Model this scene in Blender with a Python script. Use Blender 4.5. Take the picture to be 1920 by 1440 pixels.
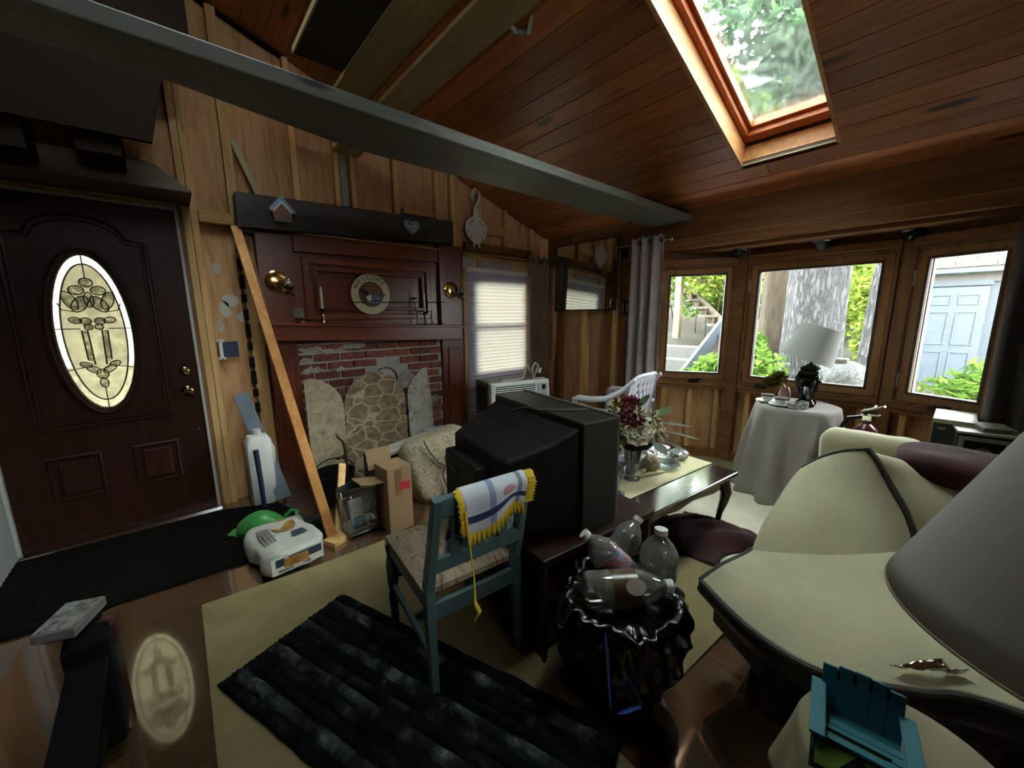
import bpy, bmesh, math, random
from mathutils import Vector, Matrix, Euler, noise

for o in list(bpy.data.objects):
    bpy.data.objects.remove(o, do_unlink=True)
SC = bpy.context.scene
COL = SC.collection
R = math.radians
PI = math.pi

# ------------------------------------------------------------------ camera, sky, exposure
cam_d = bpy.data.cameras.new('camera')
cam_d.sensor_width = 36.0
cam_d.lens = 36.0 * 725.07 / 1920
cam_d.clip_start = 0.02
cam_d.clip_end = 200
cam = bpy.data.objects.new('camera', cam_d)
COL.objects.link(cam)
_y, _p, _r = R(40.785), R(10.06), R(0.4327)
_f = Vector((math.sin(_y) * math.cos(_p), math.cos(_y) * math.cos(_p), -math.sin(_p)))
_rt = Vector((math.cos(_y), -math.sin(_y), 0))
_dn = _f.cross(_rt)
_cr, _sr = math.cos(_r), math.sin(_r)
_rt2 = _rt * _cr + _dn * _sr
_dn2 = -_rt * _sr + _dn * _cr
cam.matrix_world = Matrix(((_rt2.x, -_dn2.x, -_f.x, 0), (_rt2.y, -_dn2.y, -_f.y, 0), (_rt2.z, -_dn2.z, -_f.z, 1.36), (0, 0, 0, 1)))
SC.camera = cam

world = bpy.data.worlds.new('World')
SC.world = world
world.use_nodes = True
_bg = world.node_tree.nodes['Background']
_bg.inputs['Color'].default_value = (0.95, 0.98, 1.0, 1)
_bg.inputs['Strength'].default_value = 20.0

SC.view_settings.view_transform = 'Standard'
SC.view_settings.look = 'None'
SC.view_settings.gamma = 1.0
SC.view_settings.use_curve_mapping = False
SC.view_settings.exposure = 1.2
SC.cycles.max_bounces = 10
SC.cycles.diffuse_bounces = 6
SC.cycles.glossy_bounces = 4
SC.cycles.transmission_bounces = 8
SC.cycles.transparent_max_bounces = 16
SC.cycles.caustics_reflective = False
SC.cycles.caustics_refractive = False
SC.cycles.sample_clamp_indirect = 6.0

# ------------------------------------------------------------------ helpers
def lin(h):
    h = h.lstrip('#')
    c = [int(h[i:i + 2], 16) / 255 for i in (0, 2, 4)]
    return tuple((v / 12.92 if v <= 0.04045 else ((v + 0.055) / 1.055) ** 2.4) for v in c) + (1,)

def newmat(name):
    m = bpy.data.materials.new(name)
    m.use_nodes = True
    nt = m.node_tree
    return m, nt, nt.nodes['Principled BSDF']

def node(nt, t, **kw):
    n = nt.nodes.new(t)
    for k, v in kw.items():
        if k in n.inputs:
            n.inputs[k].default_value = v
        else:
            setattr(n, k, v)
    return n

def ramp(nt, fac, stops):
    n = nt.nodes.new('ShaderNodeValToRGB')
    e = n.color_ramp.elements
    while len(e) < len(stops):
        e.new(0.5)
    for i, (p, c) in enumerate(stops):
        e[i].position = p
        e[i].color = c
    nt.links.new(fac, n.inputs['Fac'])
    return n

def coords(nt, scale=(1, 1, 1), rnd=True):
    tc = nt.nodes.new('ShaderNodeTexCoord')
    v = tc.outputs['Object']
    if rnd:
        oi = nt.nodes.new('ShaderNodeObjectInfo')
        m = node(nt, 'ShaderNodeVectorMath', operation='MULTIPLY')
        nt.links.new(oi.outputs['Random'], m.inputs[0])
        m.inputs[1].default_value = (37.0, 53.0, 71.0)
        a = node(nt, 'ShaderNodeVectorMath', operation='ADD')
        nt.links.new(v, a.inputs[0])
        nt.links.new(m.outputs[0], a.inputs[1])
        v = a.outputs[0]
    mp = node(nt, 'ShaderNodeMapping')
    mp.inputs['Scale'].default_value = scale
    nt.links.new(v, mp.inputs['Vector'])
    return mp.outputs['Vector']

def bumpnode(nt, height, bsdf, strength=0.2, dist=0.01):
    b = node(nt, 'ShaderNodeBump', Strength=strength, Distance=dist)
    nt.links.new(height, b.inputs['Height'])
    nt.links.new(b.outputs['Normal'], bsdf.inputs['Normal'])

def spec(b, v):
    b.inputs['Specular IOR Level'].default_value = v

def wood(name, dark, light, axis='z', rough=0.6, knots=0.0, var=0.2, bump=0.15, fine=1.0, specular=0.4, coat=0.0):
    m, nt, b = newmat(name)
    s = {'x': (1.1, 16, 16), 'y': (16, 1.1, 16), 'z': (16, 16, 1.1)}[axis]
    s = tuple(v * fine for v in s)
    v = coords(nt, s)
    n = node(nt, 'ShaderNodeTexNoise', Scale=1.0, Detail=6.0, Roughness=0.62, Distortion=1.2)
    nt.links.new(v, n.inputs['Vector'])
    r = ramp(nt, n.outputs['Fac'], [(0.28, lin(dark)), (0.72, lin(light))])
    col = r.outputs['Color']
    if knots:
        ks = {'x': (1.6, 0, 7), 'y': (7, 1.6, 0), 'z': (7, 0, 1.6)}[axis]
        kv = coords(nt, tuple(k * 0.8 for k in ks))
        vo = node(nt, 'ShaderNodeTexVoronoi', Scale=1.0)
        nt.links.new(kv, vo.inputs['Vector'])
        kr = ramp(nt, vo.outputs['Distance'], [(0.04 + 0.05 * knots, (1, 1, 1, 1)), (0.10 + 0.07 * knots, (0, 0, 0, 1))])
        mx = node(nt, 'ShaderNodeMix', data_type='RGBA')
        nt.links.new(kr.outputs['Color'], mx.inputs[0])
        nt.links.new(col, mx.inputs[6])
        d = lin(dark)
        mx.inputs[7].default_value = (d[0] * .22, d[1] * .18, d[2] * .15, 1)
        col = mx.outputs[2]
    oi = nt.nodes.new('ShaderNodeObjectInfo')
    mr = node(nt, 'ShaderNodeMapRange')
    mr.inputs['To Min'].default_value = 1 - var
    mr.inputs['To Max'].default_value = 1 + var
    nt.links.new(oi.outputs['Random'], mr.inputs['Value'])
    hs = node(nt, 'ShaderNodeHueSaturation')
    nt.links.new(mr.outputs[0], hs.inputs['Value'])
    nt.links.new(col, hs.inputs['Color'])
    nt.links.new(hs.outputs['Color'], b.inputs['Base Color'])
    b.inputs['Roughness'].default_value = rough
    spec(b, specular)
    b.inputs['Coat Weight'].default_value = coat
    b.inputs['Coat Roughness'].default_value = 0.15
    bumpnode(nt, n.outputs['Fac'], b, bump, 0.004)
    return m

def plain(name, c, rough=0.5, metal=0.0, specular=0.5, mottle=0.12, mscale=8.0, bump=0.0, bscale=60.0, coat=0.0, sheen=0.0):
    m, nt, b = newmat(name)
    v = coords(nt, (1, 1, 1))
    n = node(nt, 'ShaderNodeTexNoise', Scale=mscale, Detail=4.0)
    nt.links.new(v, n.inputs['Vector'])
    c = lin(c) if isinstance(c, str) else c
    lo = tuple(x * (1 - mottle) for x in c[:3]) + (1,)
    hi = tuple(min(1, x * (1 + mottle)) for x in c[:3]) + (1,)
    r = ramp(nt, n.outputs['Fac'], [(0.3, lo), (0.7, hi)])
    nt.links.new(r.outputs['Color'], b.inputs['Base Color'])
    b.inputs['Roughness'].default_value = rough
    b.inputs['Metallic'].default_value = metal
    b.inputs['Coat Weight'].default_value = coat
    b.inputs['Sheen Weight'].default_value = sheen
    spec(b, specular)
    if bump:
        n2 = node(nt, 'ShaderNodeTexNoise', Scale=bscale, Detail=3.0)
        nt.links.new(v, n2.inputs['Vector'])
        bumpnode(nt, n2.outputs['Fac'], b, bump, 0.006)
    return m

def blotch(name, stops, scale=3.0, rough=0.8, detail=8.0, dist=0.5, bump=0.2, stretch=(1, 1, 1), specular=0.3, rnd=True):
    m, nt, b = newmat(name)
    v = coords(nt, stretch, rnd)
    n = node(nt, 'ShaderNodeTexNoise', Scale=scale, Detail=detail, Roughness=0.65, Distortion=dist)
    nt.links.new(v, n.inputs['Vector'])
    r = ramp(nt, n.outputs['Fac'], [(p, lin(c)) for p, c in stops])
    nt.links.new(r.outputs['Color'], b.inputs['Base Color'])
    b.inputs['Roughness'].default_value = rough
    spec(b, specular)
    if bump:
        bumpnode(nt, n.outputs['Fac'], b, bump, 0.01)
    return m

def glassmat(name, tint=(0.95, 0.98, 0.97, 1), gloss=0.06, rough=0.02):
    """thin pane: lets light straight through and mirrors a little"""
    m, nt, b = newmat(name)
    out = nt.nodes['Material Output']
    tr = node(nt, 'ShaderNodeBsdfTransparent', Color=tint)
    gl = node(nt, 'ShaderNodeBsdfGlossy', Roughness=rough)
    fr = node(nt, 'ShaderNodeFresnel', IOR=1.45)
    mul = node(nt, 'ShaderNodeMath', operation='MULTIPLY_ADD')
    nt.links.new(fr.outputs[0], mul.inputs[0])
    mul.inputs[1].default_value = 0.8
    mul.inputs[2].default_value = gloss * 0.3
    mx = nt.nodes.new('ShaderNodeMixShader')
    nt.links.new(mul.outputs[0], mx.inputs[0])
    nt.links.new(tr.outputs[0], mx.inputs[1])
    nt.links.new(gl.outputs[0], mx.inputs[2])
    nt.links.new(mx.outputs[0], out.inputs['Surface'])
    return m

def translucent(name, c, trans=0.6, rough=0.8, stripes=None, thru=0.0):
    m, nt, b = newmat(name)
    out = nt.nodes['Material Output']
    c = lin(c)
    df = node(nt, 'ShaderNodeBsdfDiffuse', Color=c)
    tl = node(nt, 'ShaderNodeBsdfTranslucent', Color=c)
    mx = nt.nodes.new('ShaderNodeMixShader')
    mx.inputs[0].default_value = trans
    nt.links.new(df.outputs[0], mx.inputs[1])
    nt.links.new(tl.outputs[0], mx.inputs[2])
    last = mx
    if thru:
        tp = nt.nodes.new('ShaderNodeBsdfTransparent')
        m2 = nt.nodes.new('ShaderNodeMixShader')
        m2.inputs[0].default_value = thru
        nt.links.new(mx.outputs[0], m2.inputs[1])
        nt.links.new(tp.outputs[0], m2.inputs[2])
        last = m2
    nt.links.new(last.outputs[0], out.inputs['Surface'])
    return m

class MB:
    """collects shapes and links them as one mesh object"""
    def __init__(self):
        self.bm = bmesh.new()
    def box(self, c, s, rot=None):
        r = bmesh.ops.create_cube(self.bm, size=1.0)
        M = Matrix.Translation(c) @ ((rot.to_4x4() if isinstance(rot, Matrix) else Euler(rot).to_matrix().to_4x4()) if rot is not None else Matrix()) @ Matrix.Diagonal((s[0], s[1], s[2], 1))
        bmesh.ops.transform(self.bm, matrix=M, verts=r['verts'])
        return self
    def span(self, a, b):
        return self.box(((a[0] + b[0]) / 2, (a[1] + b[1]) / 2, (a[2] + b[2]) / 2), (abs(b[0] - a[0]), abs(b[1] - a[1]), abs(b[2] - a[2])))
    def beam(self, p0, p1, w, h, up=(0, 0, 1), taper=1.0):
        """a bar from p0 to p1, w wide, h high (along up)"""
        p0, p1 = Vector(p0), Vector(p1)
        d = (p1 - p0).normalized()
        u = Vector(up)
        sd = d.cross(u)
        if sd.length < 1e-5:
            sd = d.cross(Vector((1, 0, 0)))
        sd.normalize()
        u = sd.cross(d).normalized()
        vs = []
        for p, t in ((p0, 1.0), (p1, taper)):
            for a, b in ((-1, -1), (1, -1), (1, 1), (-1, 1)):
                vs.append(self.bm.verts.new(p + sd * (a * w / 2 * t) + u * (b * h / 2 * t)))
        for f in ((3, 2, 1, 0), (4, 5, 6, 7), (0, 1, 5, 4), (1, 2, 6, 5), (2, 3, 7, 6), (3, 0, 4, 7)):
            self.bm.faces.new([vs[i] for i in f])
        return self
    def tube(self, pts, r, n=8, closed=False, flat=1.0):
        pts = [Vector(p) for p in pts]
        rs = r if isinstance(r, (list, tuple)) else [r] * len(pts)
        N = len(pts)
        rings = []
        prev = None
        for i, p in enumerate(pts):
            if closed:
                d = pts[(i + 1) % N] - pts[i - 1]
            else:
                d = pts[min(i + 1, N - 1)] - pts[max(i - 1, 0)]
            d.normalize()
            if prev is None:
                a = d.orthogonal().normalized()
            else:
                a = (prev - d * prev.dot(d))
                a = a.normalized() if a.length > 1e-6 else d.orthogonal().normalized()
            prev = a
            b = d.cross(a)
            rings.append([self.bm.verts.new(p + (a * math.cos(2 * PI * k / n) + b * math.sin(2 * PI * k / n) * flat) * rs[i]) for k in range(n)])
        for i in range(N if closed else N - 1):
            A, B = rings[i], rings[(i + 1) % N]
            for k in range(n):
                self.bm.faces.new((A[k], A[(k + 1) % n], B[(k + 1) % n], B[k]))
        if not closed:
            self.bm.faces.new(rings[0][::-1])
            self.bm.faces.new(rings[-1])
        return self
    def lathe(self, prof, n=24, c=(0, 0, 0), sq=None, M=None, lobes=None):
        """prof: list of (radius, z); sq gives a super-ellipse exponent for squarish bodies"""
        c = Vector(c)
        rings = []
        for ri, z in prof:
            ring = []
            for k in range(n):
                a = 2 * PI * k / n
                rr = ri
                if sq:
                    rr = ri / (abs(math.cos(a)) ** sq + abs(math.sin(a)) ** sq) ** (1.0 / sq)
                if lobes:
                    rr *= 1 + lobes[1] * math.cos(lobes[0] * a)
                v = Vector((rr * math.cos(a), rr * math.sin(a), z))
                if M is not None:
                    v = M @ v
                ring.append(self.bm.verts.new(c + v))
            rings.append(ring)
        for A, B in zip(rings, rings[1:]):
            for k in range(n):
                self.bm.faces.new((A[k], A[(k + 1) % n], B[(k + 1) % n], B[k]))
        if prof[0][0] > 1e-4:
            self.bm.faces.new(rings[0][::-1])
        if prof[-1][0] > 1e-4:
            self.bm.faces.new(rings[-1])
        return self
    def prism(self, poly, fn, d0, d1):
        """poly: 2D outline; fn(u, v, d) -> point; from depth d0 to d1"""
        A = [self.bm.verts.new(fn(u, v, d0)) for u, v in poly]
        B = [self.bm.verts.new(fn(u, v, d1)) for u, v in poly]
        n = len(poly)
        self.bm.faces.new(A[::-1])
        self.bm.faces.new(B)
        for k in range(n):
            self.bm.faces.new((A[k], A[(k + 1) % n], B[(k + 1) % n], B[k]))
        return self
    def ring(self, outer, inner, fn, d0, d1):
        """flat frame between two outlines with the same count of points"""
        n = len(outer)
        o0 = [self.bm.verts.new(fn(u, v, d0)) for u, v in outer]
        i0 = [self.bm.verts.new(fn(u, v, d0)) for u, v in inner]
        o1 = [self.bm.verts.new(fn(u, v, d1)) for u, v in outer]
        i1 = [self.bm.verts.new(fn(u, v, d1)) for u, v in inner]
        for k in range(n):
            j = (k + 1) % n
            self.bm.faces.new((o0[k], i0[k], i0[j], o0[j]))
            self.bm.faces.new((o1[k], o1[j], i1[j], i1[k]))
            self.bm.faces.new((o0[k], o0[j], o1[j], o1[k]))
            self.bm.faces.new((i0[k], i1[k], i1[j], i0[j]))
        return self
    def grid(self, fn, nu, nv, close_u=False):
        vs = [[self.bm.verts.new(fn(i / (nu if close_u else nu - 1), j / (nv - 1))) for i in range(nu)] for j in range(nv)]
        for j in range(nv - 1):
            for i in range(nu if close_u else nu - 1):
                k = (i + 1) % nu
                self.bm.faces.new((vs[j][i], vs[j][k], vs[j + 1][k], vs[j + 1][i]))
        return self
    def ball(self, c, r, sub=2, M=None):
        q = bmesh.ops.create_icosphere(self.bm, subdivisions=sub, radius=1.0)
        rr = r if isinstance(r, (tuple, list)) else (r, r, r)
        T = Matrix.Translation(c) @ (M.to_4x4() if M is not None else Matrix()) @ Matrix.Diagonal((rr[0], rr[1], rr[2], 1))
        bmesh.ops.transform(self.bm, matrix=T, verts=q['verts'])
        return self
    def poly(self, pts):
        self.bm.faces.new([self.bm.verts.new(p) for p in pts])
        return self
    def jitter(self, amp, freq=3.0, seed=0.0):
        for v in self.bm.verts:
            p = v.co * freq + Vector((seed, seed * 1.7, -seed))
            v.co += Vector((noise.noise(p), noise.noise(p + Vector((9, 3, 1))), noise.noise(p + Vector((-5, 7, 2))))) * amp
        return self
    def subdiv(self, cuts):
        bmesh.ops.subdivide_edges(self.bm, edges=self.bm.edges[:], cuts=cuts, use_grid_fill=True)
        return self
    def build(self, name, mat, parent=None, smooth=False, bevel=0.0, seg=2, sub=0, thick=0.0, angle=40, loc=None, rot=None, hull=False):
        if hull:
            bmesh.ops.convex_hull(self.bm, input=self.bm.verts[:])
        bmesh.ops.recalc_face_normals(self.bm, faces=self.bm.faces[:])
        me = bpy.data.meshes.new(name)
        self.bm.to_mesh(me)
        self.bm.free()
        me.materials.append(mat)
        if smooth or sub:
            me.shade_smooth()
            if not sub:
                me.set_sharp_from_angle(angle=R(angle))
        o = bpy.data.objects.new(name, me)
        COL.objects.link(o)
        if parent is not None:
            o.parent = parent
        if loc is not None:
            o.location = loc
        if rot is not None:
            o.rotation_euler = rot
        if thick:
            md = o.modifiers.new('thick', 'SOLIDIFY')
            md.thickness = thick
            md.offset = 0
        if bevel:
            md = o.modifiers.new('bevel', 'BEVEL')
            md.width = bevel
            md.segments = seg
            md.limit_method = 'ANGLE'
            md.angle_limit = R(35)
        if sub:
            md = o.modifiers.new('sub', 'SUBSURF')
            md.levels = sub
            md.render_levels = sub
        return o

def thing(name, label, cat, loc=(0, 0, 0), rz=0.0, group=None, rot=None):
    o = bpy.data.objects.new(name, None)
    COL.objects.link(o)
    o.location = loc
    o.rotation_euler = rot if rot is not None else (0, 0, rz)
    o['label'] = label
    o['category'] = cat
    o.empty_display_size = 0.05
    if group:
        o['group'] = group
    return o

def tag(o, label, cat, group=None, kind=None):
    o['label'] = label
    o['category'] = cat
    if group:
        o['group'] = group
    if kind:
        o['kind'] = kind
    return o

def structure(o):
    o['kind'] = 'structure'
    return o

def lettering(s, size, mat, parent, M, name='lettering', extrude=0.0006, align='CENTER'):
    cu = bpy.data.curves.new('txt', 'FONT')
    cu.body = s
    cu.size = size
    cu.extrude = extrude
    cu.align_x = align
    cu.align_y = 'CENTER'
    t = bpy.data.objects.new('txt', cu)
    COL.objects.link(t)
    dg = bpy.context.evaluated_depsgraph_get()
    me = bpy.data.meshes.new_from_object(t.evaluated_get(dg))
    bpy.data.objects.remove(t, do_unlink=True)
    me.transform(M)
    me.materials.clear()
    me.materials.append(mat)
    o = bpy.data.objects.new(name, me)
    COL.objects.link(o)
    o.parent = parent
    return o

def frame_M(origin, u, v):
    """matrix taking flat text (x, y) to a plane spanned by u (right) and v (up)"""
    u = Vector(u).normalized()
    v = Vector(v).normalized()
    w = u.cross(v)
    return Matrix(((u.x, v.x, w.x, origin[0]), (u.y, v.y, w.y, origin[1]), (u.z, v.z, w.z, origin[2]), (0, 0, 0, 1)))

def arc(c, r, a0, a1, n):
    return [(c[0] + r * math.cos(R(a0 + (a1 - a0) * k / n)), c[1] + r * math.sin(R(a0 + (a1 - a0) * k / n))) for k in range(n + 1)]

def ellipse(cx, cy, rx, ry, n):
    return [(cx + rx * math.cos(2 * PI * k / n), cy + ry * math.sin(2 * PI * k / n)) for k in range(n)]

def XZ(y0):
    """outline in x, z; depth measured towards the room (-y) from y0"""
    return lambda u, v, d: (u, y0 - d, v)

# ------------------------------------------------------------------ materials
M = {}
M['ply'] = blotch('plywood', [(0.25, '#94694a'), (0.45, '#bd9065'), (0.6, '#cda276'), (0.8, '#a97f58')], 1.9, 0.75, 8, 1.8, 0.1, (6, 6, 0.8))
M['stud'] = wood('stud_pine', '#b98a52', '#e6bf84', 'z', 0.65, 0.25, 0.2)
M['studx'] = wood('pine_board_x', '#b0844e', '#deb47a', 'x', 0.65, 0.2, 0.15)
M['studdark'] = wood('stud_aged', '#6b4426', '#94693f', 'z', 0.6, 0.2, 0.2)
M['study'] = wood('pine_board_y', '#6b4528', '#94683f', 'y', 0.5, 0.3, 0.15)
M['ceil'] = wood('ceiling_pine', '#8e4c26', '#bc7640', 'y', 0.36, 0.9, 0.28, 0.08, specular=0.5)
M['pale'] = wood('pale_board', '#8f7650', '#b09870', 'y', 0.55, 0.4, 0.08)
M['darkpaint'] = plain('dark_paint', '#2a2523', 0.55, mottle=0.25, mscale=14, bump=0.1, bscale=30)
M['darkboard'] = wood('dark_stained_board', '#1d1511', '#2c211b', 'x', 0.7, 0, 0.1)
M['loft'] = wood('dark_loft_board', '#110906', '#1c100b', 'x', 0.9, 0, 0.1, specular=0.08)
M['header'] = wood('weathered_beam', '#3a2e26', '#55463a', 'x', 0.75, 0.1, 0.1)
M['beam'] = wood('grey_beam', '#4c4f49', '#686b64', 'x', 0.5, 0.05, 0.05, 0.1, specular=0.5)
M['mahog'] = wood('mahogany', '#552411', '#7a3a20', 'x', 0.3, 0, 0.08, 0.04, specular=0.5)
M['mahogz'] = wood('mahogany_z', '#552411', '#753a22', 'z', 0.32, 0, 0.08, 0.04, specular=0.5)
M['door'] = wood('door_wood', '#24110a', '#3a1d13', 'z', 0.45, 0, 0.05, 0.1, specular=0.2)
M['white'] = plain('white_paint', '#d6d6d2', 0.5, mottle=0.05)
M['greywhite'] = plain('grey_white_paint', '#9fa09c', 0.5, mottle=0.06)
M['rubber'] = plain('weather_strip', '#b9bdbb', 0.5, mottle=0.04)
M['brass'] = plain('brass', '#c9a765', 0.18, 1.0, mottle=0.06)
M['chrome'] = plain('chrome', '#d6d6d6', 0.12, 1.0, mottle=0.03)
M['iron'] = plain('black_iron', '#15120f', 0.45, 0.3, mottle=0.1)
M['black'] = plain('black_plastic', '#0d0d0e', 0.35, mottle=0.1)
M['blackmatte'] = plain('black_matte', '#0b0b0b', 0.9, mottle=0.15, specular=.2)
M['mortar'] = plain('mortar', '#b9b4aa', 0.95, mottle=0.16, mscale=14, bump=0.5, bscale=50)
M['glass'] = glassmat('window_glass')
M['skyglass'] = glassmat('skylight_glass', (0.86, 0.93, 0.89, 1), 0.1)
_nt = M['skyglass'].node_tree                                       # dusty film with streaks on the skylight glass
_o = _nt.nodes['Material Output']
_l = _o.inputs['Surface'].links[0].from_socket
_t = node(_nt, 'ShaderNodeBsdfTranslucent', Color=(0.80, 0.86, 0.80, 1))
_n = node(_nt, 'ShaderNodeTexNoise', Scale=14.0, Detail=6.0, Distortion=2.5)
_nt.links.new(coords(_nt, (1, 1, 1), False), _n.inputs['Vector'])
_r = ramp(_nt, _n.outputs['Fac'], [(0.4, (0.002, 0.002, 0.002, 1)), (0.7, (0.014, 0.014, 0.014, 1))])
_m = _nt.nodes.new('ShaderNodeMixShader')
_nt.links.new(_r.outputs['Color'], _m.inputs[0])
_nt.links.new(_l, _m.inputs[1])
_nt.links.new(_t.outputs[0], _m.inputs[2])
_nt.links.new(_m.outputs[0], _o.inputs['Surface'])
def smoky(name, c, mix=.22, dif=(.55, .54, .50, 1)):
    m = glassmat(name, c, .5, .06)
    nt = m.node_tree
    out = nt.nodes['Material Output']
    last = out.inputs['Surface'].links[0].from_socket
    df = node(nt, 'ShaderNodeBsdfDiffuse', Color=dif)
    mx = nt.nodes.new('ShaderNodeMixShader')
    mx.inputs[0].default_value = mix
    nt.links.new(last, mx.inputs[1])
    nt.links.new(df.outputs[0], mx.inputs[2])
    nt.links.new(mx.outputs[0], out.inputs['Surface'])
    return m
M['crystal'] = smoky('crystal', (.93, .95, .95, 1), .14, (.8, .84, .84, 1))
M['mirror'] = plain('mirror_silver', '#d8dcd6', 0.03, 1.0, mottle=0.02)
M['cream'] = plain('cream_fabric', '#a9a385', 0.9, mottle=0.06, bump=0.25, bscale=300, sheen=0.2)

def brickmat():
    m, nt, b = newmat('brick')
    v = coords(nt, (1, 1, 1))
    n = node(nt, 'ShaderNodeTexNoise', Scale=22.0, Detail=6.0, Roughness=0.7)
    nt.links.new(v, n.inputs['Vector'])
    r = ramp(nt, n.outputs['Fac'], [(0.3, lin('#6e3a2e')), (0.58, lin('#94584a')), (0.78, lin('#a8948a'))])
    oi = nt.nodes.new('ShaderNodeObjectInfo')
    mr = node(nt, 'ShaderNodeMapRange')
    mr.inputs['To Min'].default_value = 0.6
    mr.inputs['To Max'].default_value = 1.15
    nt.links.new(oi.outputs['Random'], mr.inputs['Value'])
    hs = node(nt, 'ShaderNodeHueSaturation')
    nt.links.new(mr.outputs[0], hs.inputs['Value'])
    nt.links.new(r.outputs['Color'], hs.inputs['Color'])
    nt.links.new(hs.outputs['Color'], b.inputs['Base Color'])
    b.inputs['Roughness'].default_value = 0.9
    bumpnode(nt, n.outputs['Fac'], b, 0.4, 0.006)
    return m
M['brick'] = brickmat()
# ------------------------------------------------------------------ room shell
SL = 0.347                      # roof slope
RX = -0.9                       # ridge
def zr(x):
    return 2.26 + SL * (3.53 - x) if x >= RX else 2.26 + SL * (3.53 - RX) - SL * (RX - x)
YB = 3.4                        # face of the studs on the fireplace wall

floor_m, nt, b = newmat('glossy_vinyl_floor')
v = coords(nt, (14, 1.2, 1), False)
n1 = node(nt, 'ShaderNodeTexNoise', Scale=1.6, Detail=6.0, Distortion=0.6)
nt.links.new(v, n1.inputs['Vector'])
r1 = ramp(nt, n1.outputs['Fac'], [(0.3, lin('#3a2618')), (0.7, lin('#5d4330'))])
nt.links.new(r1.outputs['Color'], b.inputs['Base Color'])
v2 = coords(nt, (1, 1, 1), False)
n2 = node(nt, 'ShaderNodeTexNoise', Scale=5.0, Detail=4.0)
nt.links.new(v2, n2.inputs['Vector'])
r2 = ramp(nt, n2.outputs['Fac'], [(0.35, (0.07, 0.07, 0.07, 1)), (0.75, (0.24, 0.24, 0.24, 1))])
nt.links.new(r2.outputs['Color'], b.inputs['Roughness'])
spec(b, 0.9)
b.inputs['Coat Weight'].default_value = 0.9
b.inputs['Coat Roughness'].default_value = 0.05
b.inputs['Coat IOR'].default_value = 2.5
bumpnode(nt, n1.outputs['Fac'], b, 0.10, 0.004)
floor = structure(MB().span((-1.7, -2.5, -0.12), (4.0, 3.6, 0.0)).build('floor', floor_m))

# fireplace wall: plywood sheathing, then every stud a part
P2 = lambda u, v, d: (u, 3.46 + d, v)
mb = MB()
for a, b2, z0 in ((-1.7, -0.83, 0), (-0.83, 0.088, 2.037), (0.088, 0.86, 0), (0.86, 1.52, 0), (1.52, 2.38, 0), (2.38, 3.16, 1.78), (3.16, 3.75, 0)):
    pts = [(a, z0), (b2, z0), (b2, zr(b2) + 0.12)] + ([(RX, zr(RX) + 0.12)] if a < RX < b2 else []) + [(a, zr(a) + 0.12)]
    mb.prism(pts, P2, 0, 0.03)
mb.span((2.38, 3.46, 0), (3.16, 3.49, 0.70))
wall_back = structure(mb.build('wall_back', M['ply']))
def stud(x0, x1, z0, z1, m='stud', y0=YB, y1=3.46, nm='stud'):
    return MB().span((x0, y0, z0), (x1, y1, z1)).build(nm, M[m], wall_back, bevel=0.003)
for x0, x1, z0 in ((-0.62, -0.58, 2.2), (-0.24, -0.20, 2.2), (0.125, 0.165, 0), (0.167, 0.205, 0), (0.385, 0.44, 2.06), (0.80, 0.84, 1.98),
                   (1.10, 1.14, 2.0), (1.225, 1.265, 2.0), (1.59, 1.635, 2.0), (2.0, 2.035, 2.0), (2.17, 2.215, 0), (2.218, 2.26, 0),
                   (2.50, 2.54, 2.06), (2.84, 2.88, 2.06), (3.235, 3.28, 2.06), (3.45, 3.53, 0), (-1.1, -1.06, 0)):
    stud(x0, x1, z0, zr((x0 + x1) / 2) - 0.02)
stud(2.285, 2.33, 0, 2.0)
stud(1.155, 1.205, 2.0, zr(1.18) - 0.02, 'greywhite', 3.43)
stud(0.415, 0.50, 0, 2.0, 'stud', 3.41)
stud(0.21, 0.42, 1.99, 2.065, 'studx', nm='blocking')
stud(1.67, 1.98, 2.27, 2.31, 'studx', nm='blocking')
stud(2.56, 2.83, 2.20, 2.30, 'studx', nm='blocking')
stud(2.33, 3.25, 2.02, 2.10, 'studdark', nm='window_header')
stud(2.30, 3.24, 1.88, 2.0, 'studx', 3.42, nm='window_header')
for i in range(11):                                                         # ragged notches left by old lath
    z = 1.84 - i * 0.115
    MB().box((0.405, 3.405, z), (0.030, 0.03, 0.055 + 0.02 * (i % 3))).build('notch', M['blackmatte'], wall_back)
plaster = plain('old_plaster', '#b8b2aa', 0.9, mottle=0.15)
for cx, cz, rx, rz in ((0.27, 1.70, .03, .035), (0.33, 1.48, .05, .045), (0.29, 1.42, .035, .06), (0.38, 1.36, .03, .04), (0.25, 1.30, .02, .05)):
    e = ellipse(cx, cz, rx, rz, 11)
    e = [(p[0] + 0.015 * noise.noise((p[0] * 40, p[1] * 40, 1)), p[1] + 0.015 * noise.noise((p[0] * 40, p[1] * 40, 7))) for p in e]
    MB().prism(e, XZ(3.46), 0, 0.004).build('plaster_patch', plaster, wall_back)

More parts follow.
